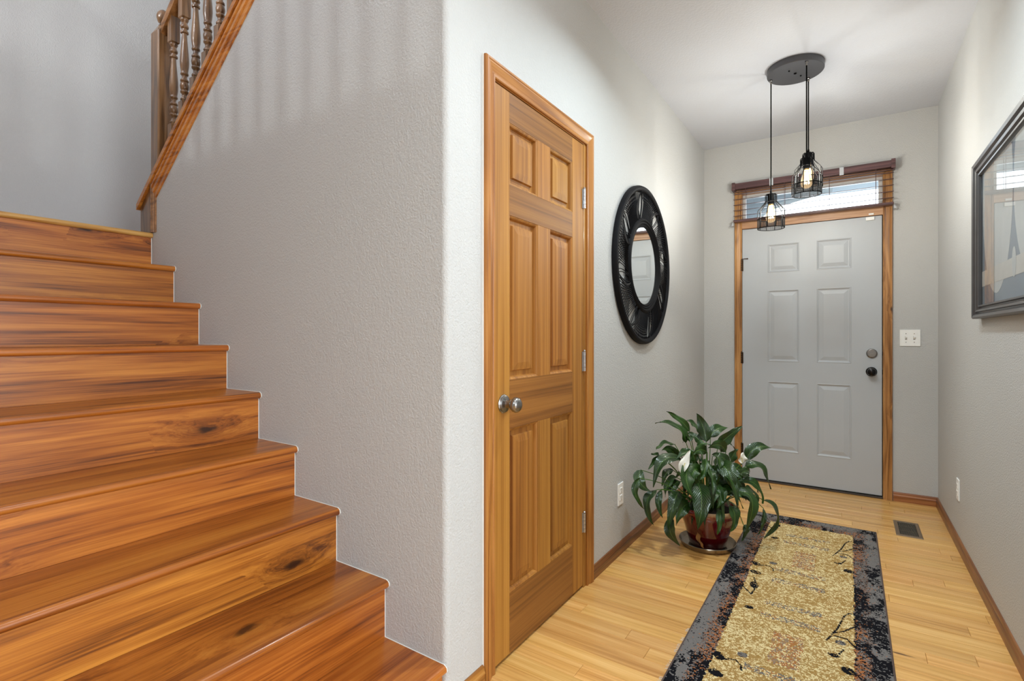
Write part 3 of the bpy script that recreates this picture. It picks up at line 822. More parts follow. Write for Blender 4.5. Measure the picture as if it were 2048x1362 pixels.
# ------------------------------------------------------------------ transom window, blind, outdoors
win = thing('window_1', (-0.27, FY + 0.05, 2.1), 'narrow transom window above the front door', 'window', kind='structure')
WX0, WX1, WZ0, WZ1 = -0.7345, 0.1945, 2.0985, 2.3145
mb = MB().box(WX0, -0.712, FY + 0.05, FY + 0.09, WZ0, WZ1).box(0.172, WX1, FY + 0.05, FY + 0.09, WZ0, WZ1).box(-0.712, 0.172, FY + 0.05, FY + 0.09, WZ0, WZ0 + 0.022).box(-0.712, 0.172, FY + 0.05, FY + 0.09, WZ1 - 0.022, WZ1)
mb.build('window_frame', 'window_vinyl', win)
MB().box(-0.712, 0.172, FY + 0.068, FY + 0.072, WZ0 + 0.022, WZ1 - 0.022).build('pane', 'pane_glass', win)

BY0, BY1 = FY - 0.082, FY - 0.026
bl = thing('window_blind', (-0.266, FY - 0.055, 2.08), 'dark brown wooden slat blind over the transom window', 'blind')
MB().box(-0.79, 0.258, BY0 + 0.004, BY1, 2.343, 2.390, 0.002).build('head_rail', 'blind_wood', bl)
for xa in (-0.797, 0.240):
    MB().box(xa, xa + 0.024, BY0 - 0.004, FY - 0.0005, 2.333, 2.397, 0.0015).build('rail_bracket', 'blind_wood', bl)
sl0 = None
for k in range(6):
    zc = [2.3055, 2.262, 2.2185, 2.1745, 2.1305, 2.324][k]
    mb = MB(); tl = 0.0035
    prof = [(BY0 + 0.003, zc - tl), (BY1 - 0.003, zc + tl), (BY1 - 0.003, zc + tl + 0.0028), (BY0 + 0.003, zc - tl + 0.0028)]
    mb.prism(prof, 'X', -0.786, 0.254)
    mb.build('slat', 'blind_wood', bl)
MB().box(-0.786, 0.254, BY0 + 0.002, BY1 - 0.002, 2.080, 2.098, 0.003).build('bottom_rail', 'blind_wood', bl)
for xc in (-0.695, -0.42, -0.127, 0.153):
    MB().box(xc - 0.0012, xc + 0.0012, BY0 + 0.0005, BY0 + 0.002, 2.096, 2.345).box(xc - 0.0012, xc + 0.0012, BY1 - 0.002, BY1 - 0.0005, 2.096, 2.345).build('ladder_cord', 'blind_wood', bl)
for xc in (-0.51, -0.051):
    MB().box(xc - 0.013, xc + 0.013, BY0 - 0.0015, BY0 + 0.0035, 2.333, 2.396).box(xc - 0.013, xc + 0.013, BY0 - 0.0015, FY - 0.0005, 2.3915, 2.3945).build('clear_clip', 'clear_bracket', bl)
for xc in (-0.80, 0.256):
    MB().box(xc - 0.001 if xc > 0 else xc, xc + 0.012, FY - 0.075, FY - 0.0005, 2.054, 2.060).box(xc, xc + 0.008, FY - 0.05, FY - 0.04, 2.058, 2.084).build('hold_down_pin', 'clear_bracket', bl)

# outdoors through the transom: porch eave and a shingled neighbouring roof
ob = MB().prism([(FY + 0.14, 2.95), (6.75, 2.745), (6.75, 2.90), (FY + 0.14, 3.12)], 'X', -4.0, 3.0).build('porch_roof', 'soffit_paint', None)
tag(ob, 'pale blue grey porch eave outside the transom window', 'porch roof')
pp = thing('porch_pier', (-2.0, 6.45, 0), 'grey shingled porch pier outside the left of the transom', 'porch pier')
MB().prism([(-3.0, -0.15), (-0.87, -0.15), (-0.87, 2.52), (-0.80, 2.575), (-0.72, 2.618), (-0.62, 2.645), (-0.51, 2.668), (-0.34, 2.70), (-0.16, 2.727), (-0.16, 2.80), (-3.0, 2.80)], 'Y', 6.36, 6.55).build('pier', 'shingle_grey', pp)
for k in range(22):
    z = 0.0 + k * 0.115
    for j in range(9):
        xa = -2.9 + j * 0.225 + (0.11 if k % 2 else 0.0)
        if xa + 0.2 > -0.87: continue
        if z < 2.0 or xa < -1.75: continue
        MB().box(xa, xa + 0.218, 6.345, 6.36, z, z + 0.109).build('shingle', 'shingle_grey', pp)
gr = MB().box(-20, 20, FY + 0.14, 40, -0.3, -0.15).build('porch_ground', 'outdoor_concrete', None)
tag(gr, 'concrete ground outside the front door', 'ground', kind='structure')

# ------------------------------------------------------------------ pendant lamp
CC = (-0.267, 3.397)
pend = thing('pendant_light', (CC[0], CC[1], CZ), 'three pendant black cage lamp on a round ceiling plate', 'pendant lamp')
mb = MB().lathe([(0.148, CZ), (0.148, CZ - 0.033), (0.1455, CZ - 0.036), (0.001, CZ - 0.036)], (CC[0], CC[1], 0), 'Z', 64)
can = mb.build('canopy', 'canopy_metal', pend, smooth=30)
for dx, dy, r_ in ((-0.03, -0.055, 0.0045), (0.0, 0.0, 0.008), (0.028, 0.052, 0.0045)):
    MB().lathe([(r_, CZ - 0.036), (r_, CZ - 0.039), (r_ * 0.7, CZ - 0.0405), (0.0005, CZ - 0.0405)], (CC[0] + dx * 0.9, CC[1] + dy * 0.9, 0), 'Z', 12).build('screw', 'cord_black', can)
def pendant(x, y, zt, idx):
    g = 0.0055
    # strain relief and cord
    MB().tube([(x, y, CZ - 0.04), (x, y, zt + 0.02)], 0.0033, 8).build('cord', 'cord_black', pend, smooth=True)
    MB().lathe([(0.0085, CZ - 0.036), (0.0085, CZ - 0.044), (0.006, CZ - 0.046), (0.006, CZ - 0.056), (0.003, CZ - 0.060)], (x, y, 0), 'Z', 14).build('cord_grip', 'brushed_nickel', pend, smooth=40)
    so = MB().lathe([(0.003, zt + 0.024), (0.0052, zt + 0.018), (0.0062, zt + 0.008), (0.006, zt + 0.002), (0.0185, zt), (0.0195, zt - 0.003), (0.0195, zt - 0.05), (0.0175, zt - 0.056), (0.0165, zt - 0.062)], (x, y, 0), 'Z', 24).build('socket', 'black_metal', pend, smooth=40)
    mb = MB(); N = 10
    for k in range(N):
        a = 2 * PI * (k + 0.25) / N; c, s_ = math.cos(a), math.sin(a)
        pr = [(0.018, -0.003), (0.027, -0.003), (0.030, -0.007), (0.0305, -0.044), (0.033, -0.051), (0.068, -0.093), (0.0715, -0.100), (0.0725, -0.150), (0.0725, -0.206)]
        mb.tube([(x + r * c, y + r * s_, zt + z) for r, z in pr], 0.0023, 6)
    for r, z in ((0.0725, -0.206), (0.0725, -0.150), (0.031, -0.047)):
        mb.tube([(x + r * math.cos(2 * PI * i / 40), y + r * math.sin(2 * PI * i / 40), zt + z) for i in range(40)], 0.0024, 6, closed=True)
    cg = mb.build('cage', 'black_metal', pend, smooth=True)
    # gauze band
    seg = 64; me = bpy.data.meshes.new('gauze_band')
    R = 0.0722
    vv = [(R * math.cos(2 * PI * i / seg), R * math.sin(2 * PI * i / seg), z) for z in (-0.206, -0.150) for i in range(seg + 1)]
    ff = [(i, i + 1, seg + 2 + i, seg + 1 + i) for i in range(seg)]
    me.from_pydata(vv, [], ff)
    ul = me.uv_layers.new(name='UVMap')
    for p in me.polygons:
        for li in p.loop_indices:
            vi = me.loops[li].vertex_index
            ul.data[li].uv = ((vi % (seg + 1)) / seg, vi // (seg + 1))
    me.materials.append(MAT['wire_gauze'])
    go = bpy.data.objects.new('gauze_band', me); COL.objects.link(go); go.parent = cg
    go.location = Vector((x, y, zt)) - Vector(wloc(cg))
    # squirrel cage bulb with brass collar and glowing filament
    MB().lathe([(0.0135, -0.056), (0.0135, -0.070)], (x, y, zt), 'Z', 18).build('bulb_collar', 'filament_brass', so, smooth=40)
    bu = MB().lathe([(0.0125, -0.068), (0.014, -0.076), (0.0185, -0.090), (0.0245, -0.112), (0.0285, -0.132), (0.029, -0.145), (0.0255, -0.158), (0.016, -0.168), (0.001, -0.172)], (x, y, zt), 'Z', 28, capt=False).build('bulb', 'bulb_amber_glass', pend, smooth=60)
    mb = MB()
    for k in range(7):
        a = 2 * PI * k / 7
        mb.tube([(x + 0.006 * math.cos(a), y + 0.006 * math.sin(a), zt - 0.082), (x + 0.013 * math.cos(a), y + 0.013 * math.sin(a), zt - 0.146)], 0.0016, 5)
    mb.build('filament', 'filament_glow', bu)
    l = bpy.data.lights.new('bulb_light', 'POINT'); l.energy = 13.5; l.shadow_soft_size = 0.03; l.color = (0.84, 0.92, 1.0)
    lo = bpy.data.objects.new('bulb_light', l); COL.objects.link(lo); lo.parent = bu
    lo.location = Vector((x, y, zt - 0.118)) - Vector(wloc(bu))
pendant(-0.395, 3.409, 2.016, 0)
pendant(-0.202, 3.282, 2.160, 1)
pendant(-0.206, 3.499, 2.252, 2)

# ------------------------------------------------------------------ round rattan mirror
MY, MZ = 2.945, 1.578
mir = thing('wall_mirror', (HX, MY, MZ), 'round black rattan mirror on the left hall wall', 'mirror')
def pm(r, a, d):
    return (HX + d, MY + r * math.cos(a), MZ + r * math.sin(a))
def ring(prof, seg=96):
    mb = MB(); n = len(prof)
    for i in range(seg):
        a = 2 * PI * i / seg
        mb.v += [pm(r, a, d) for r, d in prof]
    for i in range(seg):
        j = (i + 1) % seg
        for k in range(n):
            k2 = (k + 1) % n
            mb.f.append((i * n + k, i * n + k2, j * n + k2, j * n + k))
    return mb
ring([(0.430, 0.004), (0.430, 0.022), (0.436, 0.030), (0.448, 0.034), (0.458, 0.030), (0.463, 0.020), (0.463, 0.004)]).build('outer_ring', 'black_rattan', mir, smooth=40)
ring([(0.226, 0.004), (0.226, 0.016), (0.234, 0.024), (0.240, 0.020), (0.247, 0.028), (0.256, 0.024), (0.263, 0.031), (0.273, 0.026), (0.280, 0.016), (0.280, 0.004)]).build('inner_ring', 'black_rattan', mir, smooth=40)
mb = MB(); seg = 96
mb.add([pm(0.229, 2 * PI * i / seg, 0.014) for i in range(seg)] + [pm(0.229, 2 * PI * i / seg, 0.004) for i in range(seg)], [tuple(range(seg)), tuple(range(2 * seg - 1, seg - 1, -1))])
mb.build('mirror_glass', 'mirror_silver', mir)
rr = random.Random(3)
NF = 8
NR = 19                                   # reeds per fan
for i in range(NF):
    a0 = 2 * PI * i / NF + 0.16
    sp = 2 * PI / NF
    for side in (1, -1):
        mb = MB()
        for j in range(NR):
            u = j / (NR - 1.0)
            if (side > 0 and 0.84 < u < 0.89) or (side < 0 and u > 0.72): continue          # the open slivers between leaves
            ao = a0 + side * sp * (0.02 + 1.02 * u)             # where the reed meets the outer ring
            ai = a0 + side * sp * (0.34 + 0.86 * u)             # where it meets the inner ring
            pts = []
            for q in range(9):
                w = q / 8.0
                bend = 0.085 * math.sin(PI * w) * side * (0.75 - 1.1 * u)
                pts.append(pm(0.434 - (0.434 - 0.276) * w, ao + (ai - ao) * (w ** 1.5) + bend, (0.020 if side > 0 else 0.013) + 0.003 * math.sin(PI * w)))
            mb.tube(pts, 0.0024 if side > 0 else 0.0018, 5, caps=False)
        mb.build('reed_fan', 'black_rattan', mir)
    # slim leaf rib that overlaps the crossing reeds
    mb = MB(); vs_ = []; ff = []
    for q in range(11):
        w = q / 10.0
        r = 0.436 - 0.162 * w
        a = a0 + 0.30 * math.sin(PI * w * 0.55)
        hw_ = 0.003 + 0.010 * math.sin(PI * min(1, w * 1.02))
        vs_ += [pm(r, a - hw_ / r, 0.0235), pm(r, a, 0.0265), pm(r, a + hw_ / r, 0.0235), pm(r, a, 0.0220)]
    for q in range(10):
        for k in range(4):
            ff.append((q * 4 + k, q * 4 + (k + 1) % 4, q * 4 + 4 + (k + 1) % 4, q * 4 + 4 + k))
    mb.add(vs_, ff).build('leaf_rib', 'black_rattan', mir)

# ------------------------------------------------------------------ framed print on the right wall
PY1, PY0, PZ0, PZ1 = 3.125, 2.02, 1.243, 1.945      # far edge, near edge, bottom, top (outside)
pic = thing('framed_print', (RX, 2.57, PZ0), 'large glazed print in a stepped dark grey frame on the right wall', 'framed picture')
FW_ = 0.062
PFR = [(0.0, 0.002), (0.0, 0.013), (0.003, 0.020), (0.009, 0.021), (0.011, 0.013), (0.017, 0.014), (0.022, 0.024), (0.031, 0.027), (0.033, 0.020), (0.039, 0.020), (0.045, 0.031), (0.056, 0.035), (0.061, 0.031), (FW_, 0.020), (FW_, 0.002)]
iy0, iy1, iz0, iz1 = PY0 + FW_, PY1 - FW_, PZ0 + FW_, PZ1 - FW_
cor = [lambda o: (iy0 - o, iz0 - o), lambda o: (iy1 + o, iz0 - o), lambda o: (iy1 + o, iz1 + o), lambda o: (iy0 - o, iz1 + o)]
for k in range(4):
    moulding(PFR, (cor[k], cor[(k + 1) % 4]), onR).build('frame_rail', 'picture_frame', pic, smooth=35)
MB().box(RX - 0.006, RX - 0.002, iy0 - 0.004, iy1 + 0.004, iz0 - 0.004, iz1 + 0.004).build('print', 'print_blue_grey', pic)
pr = COL.objects.get('print')
def flat(pts, d, mat, name):
    n = len(pts)
    MB().add([(RX - d, a, b) for a, b in pts] + [(RX - d + 0.0004, a, b) for a, b in pts], [tuple(range(n)), tuple(range(2 * n - 1, n - 1, -1))] + [(i, (i + 1) % n, n + (i + 1) % n, n + i) for i in range(n)]).build(name, mat, pic)
def oval(cy, cz, ry, rz, n=40):
    out = []
    for i in range(n):
        a = 2 * PI * i / n
        yv = min(max(cy + ry * math.cos(a), iy0), iy1); zv = min(max(cz + rz * math.sin(a), iz0), iz1)
        out.append((yv, zv))
    return out
flat(oval(2.28, 1.72, 0.26, 0.36), 0.0066, 'print_paper', 'printed_oval')
flat(oval(2.80, 1.74, 0.25, 0.40), 0.0066, 'print_paper', 'printed_oval')
flat([(iy0, 1.385), (iy1, 1.385), (iy1, 1.452), (iy0, 1.452)], 0.0072, 'print_tan', 'printed_band')
flat(oval(2.53, 1.435, 0.028, 0.055, 24), 0.0078, 'print_paper', 'printed_medallion')
MB().box(RX - 0.0125, RX - 0.0105, iy0 - 0.003, iy1 + 0.003, iz0 - 0.003, iz1 + 0.003).build('picture_glass', 'pane_glass', pic)

# ------------------------------------------------------------------ switch and outlets
sw = thing('light_switch', (0.349, FY, 1.092), 'white double toggle light switch plate right of the front door', 'light switch')
MB().box(0.2915, 0.4065, FY - 0.006, FY - 0.0003, 1.0925, 1.2065, 0.0022).build('wall_plate', 'white_plastic', sw)
for xc in (0.326, 0.372):
    MB().box(xc - 0.0052, xc + 0.0052, FY - 0.0063, FY - 0.004, 1.1375, 1.1615).build('toggle_slot', 'almond_slot', sw)
    MB().add([(xc + sx_ * 0.0042, FY - dy, 1.1495 + dz) for sx_ in (-1, 1) for dy, dz in ((0.006, -0.009), (0.006, 0.009), (0.018, 0.012), (0.0175, 0.004))],
             [(0, 1, 2, 3), (4, 5, 6, 7), (0, 1, 5, 4), (1, 2, 6, 5), (2, 3, 7, 6), (3, 0, 4, 7)]).build('toggle', 'white_plastic', sw)
    for zc in (1.1195, 1.1795):
        MB().lathe([(0.003, 0), (0.003, -0.0012), (0.0005, -0.0016)], (xc, FY - 0.006, zc), 'Y', 10).build('screw', 'brushed_nickel', sw)
def outlet(root, place):
    def bx(a0, a1, b0, b1, d0_, d1_, ch=0.0):
        p, q = place(a0, b0, d0_), place(a1, b1, d1_)
        return MB().box(min(p[0], q[0]), max(p[0], q[0]), min(p[1], q[1]), max(p[1], q[1]), min(p[2], q[2]), max(p[2], q[2]), ch)
    bx(-0.036, 0.036, -0.058, 0.058, 0.0003, 0.0062, 0.002).build('wall_plate', 'white_plastic', root)
    for zc in (-0.0195, 0.0195):
        f = bx(-0.0165, 0.0165, zc - 0.014, zc + 0.014, 0.0055, 0.0082, 0.001).build('receptacle', 'white_plastic', root)
        bx(-0.0075, -0.0055, zc - 0.001, zc + 0.008, 0.008, 0.0085).build('slot', 'almond_slot', f)
        bx(0.0055, 0.0075, zc - 0.001, zc + 0.008, 0.008, 0.0085).build('slot', 'almond_slot', f)
        bx(-0.002, 0.002, zc - 0.010, zc - 0.006, 0.008, 0.0085).build('slot', 'almond_slot', f)
o1 = thing('wall_outlet', (HX, 2.604, 0.318), 'white wall outlet between the closet door and the potted plant', 'outlet')
outlet(o1, lambda a, b, d: (HX + d, 2.604 + a, 0.318 + b))
o2 = thing('wall_outlet', (RX, 3.705, 0.318), 'white wall outlet low on the right hall wall', 'outlet')
outlet(o2, lambda a, b, d: (RX - d, 3.705 + a, 0.318 + b))

# ------------------------------------------------------------------ floor register
VX0, VX1, VY0, VY1 = 0.226, 0.352, 3.728, 4.012
ve = thing('floor_vent', (0.289, 3.87, 0), 'brown metal floor vent between the rug and right baseboard', 'floor vent')
loops((VX0, VX1, VY0, VY1), [(0, 0.0004), (0.002, 0.004), (0.006, 0.0055), (0.019, 0.0055), (0.021, 0.003)], lambda a, b, d: (a, b, d))
mb = MB(); vv = []
rects = [(0, 0.0003), (0.002, 0.004), (0.005, 0.0055), (0.019, 0.0055), (0.0205, 0.0012)]
for ins, d in rects:
    vv += [(VX0 + ins, VY0 + ins, d), (VX1 - ins, VY0 + ins, d), (VX1 - ins, VY1 - ins, d), (VX0 + ins, VY1 - ins, d)]
mb.add(vv, [(i * 4 + k, i * 4 + (k + 1) % 4, i * 4 + 4 + (k + 1) % 4, i * 4 + 4 + k) for i in range(4) for k in range(4)])
mb.build('frame', 'vent_metal', ve)
MB().box(VX0 + 0.0205, VX1 - 0.0205, VY0 + 0.0205, VY1 - 0.0205, 0.0004, 0.0012).build('well', 'vent_hollow', ve)
nl = 15
for k in range(nl):
    xk = VX0 + 0.0225 + (VX1 - VX0 - 0.045) * (k + 0.5) / nl
    MB().box(xk - 0.0011, xk + 0.0011, VY0 + 0.0206, VY1 - 0.0206, 0.0013, 0.0050).build('louver', 'vent_dark', ve)
for yk in (VY0 + 0.1, VY0 + 0.185):
    MB().box(VX0 + 0.0206, VX1 - 0.0206, yk - 0.0012, yk + 0.0012, 0.0014, 0.0046).build('crossbar', 'vent_dark', ve)

# ------------------------------------------------------------------ runner rug, knot by knot
RGX0, RGX1, RGY0, RGY1 = -0.527, 0.127, 1.29, 3.692
rng = np.random.default_rng(11)
cw, chh = 0.0036, 0.0040
NXr, NYr = int((RGX1 - RGX0) / cw), int((RGY1 - RGY0) / chh)
gx = RGX0 + (np.arange(NXr) + 0.5) * (RGX1 - RGX0) / NXr
gy = RGY0 + (np.arange(NYr) + 0.5) * (RGY1 - RGY0) / NYr
GXX, GYY = np.meshgrid(gx, gy)
def vnoise(sx_, sy_, seed):
    r_ = np.random.default_rng(seed)
    nx_, ny_ = int(3 / sx_) + 3, int(4 / sy_) + 3
    g_ = r_.random((ny_, nx_))
    u = (GXX + 1.0) / sx_; v = (GYY) / sy_
    iu = u.astype(int); iv = v.astype(int); fu = u - iu; fv = v - iv
    fu = fu * fu * (3 - 2 * fu); fv = fv * fv * (3 - 2 * fv)
    return (g_[iv, iu] * (1 - fu) + g_[iv, iu + 1] * fu) * (1 - fv) + (g_[iv + 1, iu] * (1 - fu) + g_[iv + 1, iu + 1] * fu) * fv
def fb(sx_, sy_, seed):
    return 0.5 * vnoise(sx_, sy_, seed) + 0.3 * vnoise(sx_ / 2.3, sy_ / 2.3, seed + 1) + 0.2 * vnoise(sx_ / 5.5, sy_ / 5.5, seed + 2)
dash = 0.55 * vnoise(0.009, 0.0055, 21) + 0.45 * rng.random(GXX.shape)       # short yarn dashes
dash2 = 0.6 * vnoise(0.008, 0.0045, 25) + 0.4 * rng.random(GXX.shape)
pal = lambda r, g, b: np.array(S2L(r, g, b)[:3])
GOLD, CREAM, TAN, RUST, GREY, BLACK, BROWN, SLATE = pal(172, 140, 88), pal(220, 201, 152), pal(160, 126, 70), pal(164, 104, 62), pal(116, 112, 110), pal(20, 20, 25), pal(108, 84, 72), pal(112, 106, 102)
colr = np.zeros(GXX.shape + (3,)) + GOLD
blot = fb(0.16, 0.10, 31)
colr[dash > 0.57 + 0.3 * (0.5 - blot)] = CREAM
colr[dash < 0.36 - 0.2 * (blot - 0.5)] = TAN
per = 0.893
ph = (GYY - 2.125) % per          # 0 at the centre line of a square motif
phs = np.where(ph > per / 2, ph - per, ph)
jx = 0.006 * (vnoise(0.02, 0.02, 41) - 0.5); jy_ = 0.008 * (vnoise(0.02, 0.02, 43) - 0.5)
XX, PS = GXX + jx, phs + jy_
blk = (np.abs(XX + 0.197) < 0.050) & (np.abs(PS) < 0.112)
colr[blk & (dash2 > 0.56)] = RUST
colr[blk & (dash2 < 0.40)] = pal(140, 120, 104)
colr[blk & (dash > 0.66)] = CREAM
for yb in (-0.178, 0.222, 0.338, -0.31, 0.0):
    if yb == 0.0: continue
    cy_ = yb - 0.0 * XX
    br = (np.abs(XX + 0.203) < 0.108) & (np.abs(PS - cy_) < 0.021)
    colr[br & (dash2 > 0.5)] = SLATE
    colr[br & (dash2 < 0.30)] = RUST
    colr[br & (dash > 0.62)] = CREAM
# border
bxd = np.minimum(np.minimum(GXX - RGX0, RGX1 - GXX), 9)
byd = np.minimum(RGY1 - GYY, GYY - RGY0) * 0.78
bd = np.minimum(bxd, byd) + 0.010 * (vnoise(0.012, 0.012, 51) - 0.5)
inb = bd < 0.113
big = fb(0.10, 0.17, 61); big2 = fb(0.07, 0.12, 71)
bcol = np.zeros_like(colr) + GREY
inner = np.clip((bd - 0.035) / 0.05, 0, 1)
bcol[(rng.random(GXX.shape) < 0.35) & (inner > 0.4)] = BROWN
bcol[dash2 < 0.12 + 0.36 * inner * np.clip((big2 - 0.36) / 0.12, 0, 1)] = RUST
bthr = 0.20 + 0.50 * np.clip((big - 0.42) / 0.14, 0, 1) * (0.7 + 0.3 * (1 - inner)) + 0.16 * inner
bcol[dash < bthr] = BLACK
colr[inb] = bcol[inb]
# black twigs and buds that lean in from the border
def seg_d(p, q):
    px, py = p; qx, qy = q
    vx, vy = qx - px, qy - py
    tt = np.clip(((GXX - px) * vx + (PYY - py) * vy) / (vx * vx + vy * vy + 1e-9), 0, 1)
    return np.hypot(GXX - px - tt * vx, PYY - py - tt * vy)
PYY = 2.125 + np.where(phs < -0.30, phs + per, phs)       # one repeat, 1.825 .. 2.718
twigs = [[(-0.41, 1.975), (-0.385, 1.935), (-0.363, 1.955), (-0.34, 1.962), (-0.320, 1.94), (-0.314, 1.912)], [(-0.41, 1.85), (-0.372, 1.852)], [(-0.415, 2.56), (-0.37, 2.50), (-0.36, 2.60), (-0.385, 2.68)],
         [(-0.075, 2.28), (-0.061, 2.325), (-0.040, 2.40), (-0.021, 2.51), (-0.004, 2.55), (0.008, 2.553)], [(-0.055, 2.35), (-0.02, 2.385), (0.03, 2.47)], [(-0.05, 2.33), (-0.01, 2.33), (0.02, 2.28)], [(-0.065, 2.19), (-0.035, 2.20), (-0.02, 2.245)], [(0.0, 2.12), (0.03, 2.09)]]
tw = np.zeros(GXX.shape, bool)
for pl in twigs:
    for p, q in zip(pl[:-1], pl[1:]):
        tw |= seg_d(p, q) < 0.0034
buds = [(-0.397, 1.955, 0.017, 0.026, 0.5), (-0.386, 1.85, 0.026, 0.018, -0.3), (-0.372, 2.60, 0.017, 0.034, 0.2), (-0.005, 2.112, 0.022, 0.02, -0.5), (-0.048, 2.186, 0.017, 0.011, 0), (-0.36, 2.375, 0.018, 0.014, 0.2)]
for cx_, cy_, a_, b_, an in buds:
    dx = GXX - cx_; dy = PYY - cy_
    u = dx * math.cos(an) + dy * math.sin(an); v = -dx * math.sin(an) + dy * math.cos(an)
    tw |= (u / a_) ** 2 + (v / b_) ** 2 < 0.8 + 0.5 * dash
tw &= (bd > 0.095) & (byd > 0.1)
colr[tw & (dash2 > 0.27)] = BLACK
for cx_, cy_ in ((-0.326, 2.008), (-0.03, 2.29)):
    e = ((GXX - cx_) / 0.018) ** 2 + ((PYY - cy_) / 0.016) ** 2 < 1.0
    colr[e & (dash > 0.42) & ~inb] = SLATE
    colr[e & (dash < 0.38) & ~inb] = BLACK
rug = thing('runner_rug', ((RGX0 + RGX1) / 2, (RGY0 + RGY1) / 2, 0), 'gold and black patterned runner rug on the hall floor', 'rug')
vx_ = np.linspace(RGX0, RGX1, NXr + 1) - rug.location.x; vy_ = np.linspace(RGY0, RGY1, NYr + 1) - rug.location.y
VXX, VYY = np.meshgrid(vx_, vy_)
zz = 0.0075 + 0.0012 * rng.random(VXX.shape)
edge = np.minimum(np.minimum(np.arange(NXr + 1), NXr - np.arange(NXr + 1))[None, :], np.minimum(np.arange(NYr + 1), NYr - np.arange(NYr + 1))[:, None])
zz = np.where(edge == 0, 0.0045, zz)
verts = np.stack([VXX, VYY, zz], -1).reshape(-1, 3)
idx = np.arange((NXr + 1) * (NYr + 1)).reshape(NYr + 1, NXr + 1)
quads = np.stack([idx[:-1, :-1], idx[:-1, 1:], idx[1:, 1:], idx[1:, :-1]], -1).reshape(-1, 4)
me = bpy.data.meshes.new('pile')
me.vertices.add(len(verts)); me.vertices.foreach_set('co', verts.ravel())
me.loops.add(quads.size); me.loops.foreach_set('vertex_index', quads.ravel().astype(np.int32))
me.polygons.add(len(quads)); me.polygons.foreach_set('loop_start', (np.arange(len(quads)) * 4).astype(np.int32))
me.update(calc_edges=True); me.validate()
at_ = me.attributes.new('yarn', 'FLOAT_COLOR', 'FACE')
cc = np.ones((len(quads), 4), np.float32); cc[:, :3] = colr.reshape(-1, 3) * (0.92 + 0.16 * rng.random((len(quads), 1)))
at_.data.foreach_set('color', cc.ravel())
me.materials.append(MAT['rug_pile'])
pile = bpy.data.objects.new('pile', me); COL.objects.link(pile); pile.parent = rug; pile['kind'] = 'stuff'
mb = MB()
cs = [(RGX0, RGY0), (RGX1, RGY0), (RGX1, RGY1), (RGX0, RGY1)]
mb.tube([(x, y_, 0.0042) for x, y_ in cs], 0.0041, 8, closed=True)
mb.build('binding', 'rug_binding', rug, smooth=True)
mb = MB()
rf = random.Random(5)
for (ya, yb, n) in ((2.055, 2.085, 6), (1.985, 2.01, 5), (1.90, 1.965, 10), (1.785, 1.85, 10), (1.70, 1.74, 7)):
    for k in range(n):
        yk = ya + (yb - ya) * k / n
        mb.tube([(RGX0 - 0.003, yk, 0.003), (RGX0 - 0.010, yk + rf.uniform(-.002, .002), 0.0022), (RGX0 - 0.012 - rf.uniform(0.0, 0.005), yk + rf.uniform(-.004, .004), 0.0014)], 0.0007, 4)
f = mb.build('loose_fringe', 'fringe_white', rug); f['kind'] = 'stuff'

# ------------------------------------------------------------------ potted peace lily
PC = (-0.662, 2.972)
sa = MB().lathe([(0.001, 0.001), (0.130, 0.001), (0.140, 0.006), (0.1475, 0.026), (0.150, 0.030), (0.148, 0.032), (0.1445, 0.027), (0.136, 0.010), (0.128, 0.006), (0.001, 0.006)], (PC[0] - 0.002, PC[1], 0), 'Z', 64, capb=False, capt=False).build('plant_saucer', 'saucer_metal', None, smooth=50, base=True)
tag(sa, 'round metal saucer under the red plant pot', 'saucer')
pl_ = thing('potted_plant', (PC[0], PC[1], 0.0065), 'peace lily with white blooms in a glossy red pot', 'potted plant')
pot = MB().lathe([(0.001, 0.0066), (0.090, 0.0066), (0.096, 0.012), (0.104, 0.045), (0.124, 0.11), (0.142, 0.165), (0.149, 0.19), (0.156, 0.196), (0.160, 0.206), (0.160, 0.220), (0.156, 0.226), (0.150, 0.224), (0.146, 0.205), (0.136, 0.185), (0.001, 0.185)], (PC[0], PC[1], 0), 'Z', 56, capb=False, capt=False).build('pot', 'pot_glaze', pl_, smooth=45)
MB().lathe([(0.1385, 0.186), (0.139, 0.197), (0.07, 0.206), (0.001, 0.210)], (PC[0], PC[1], 0), 'Z', 40, capt=False).build('soil', 'potting_soil', pl_, smooth=60)
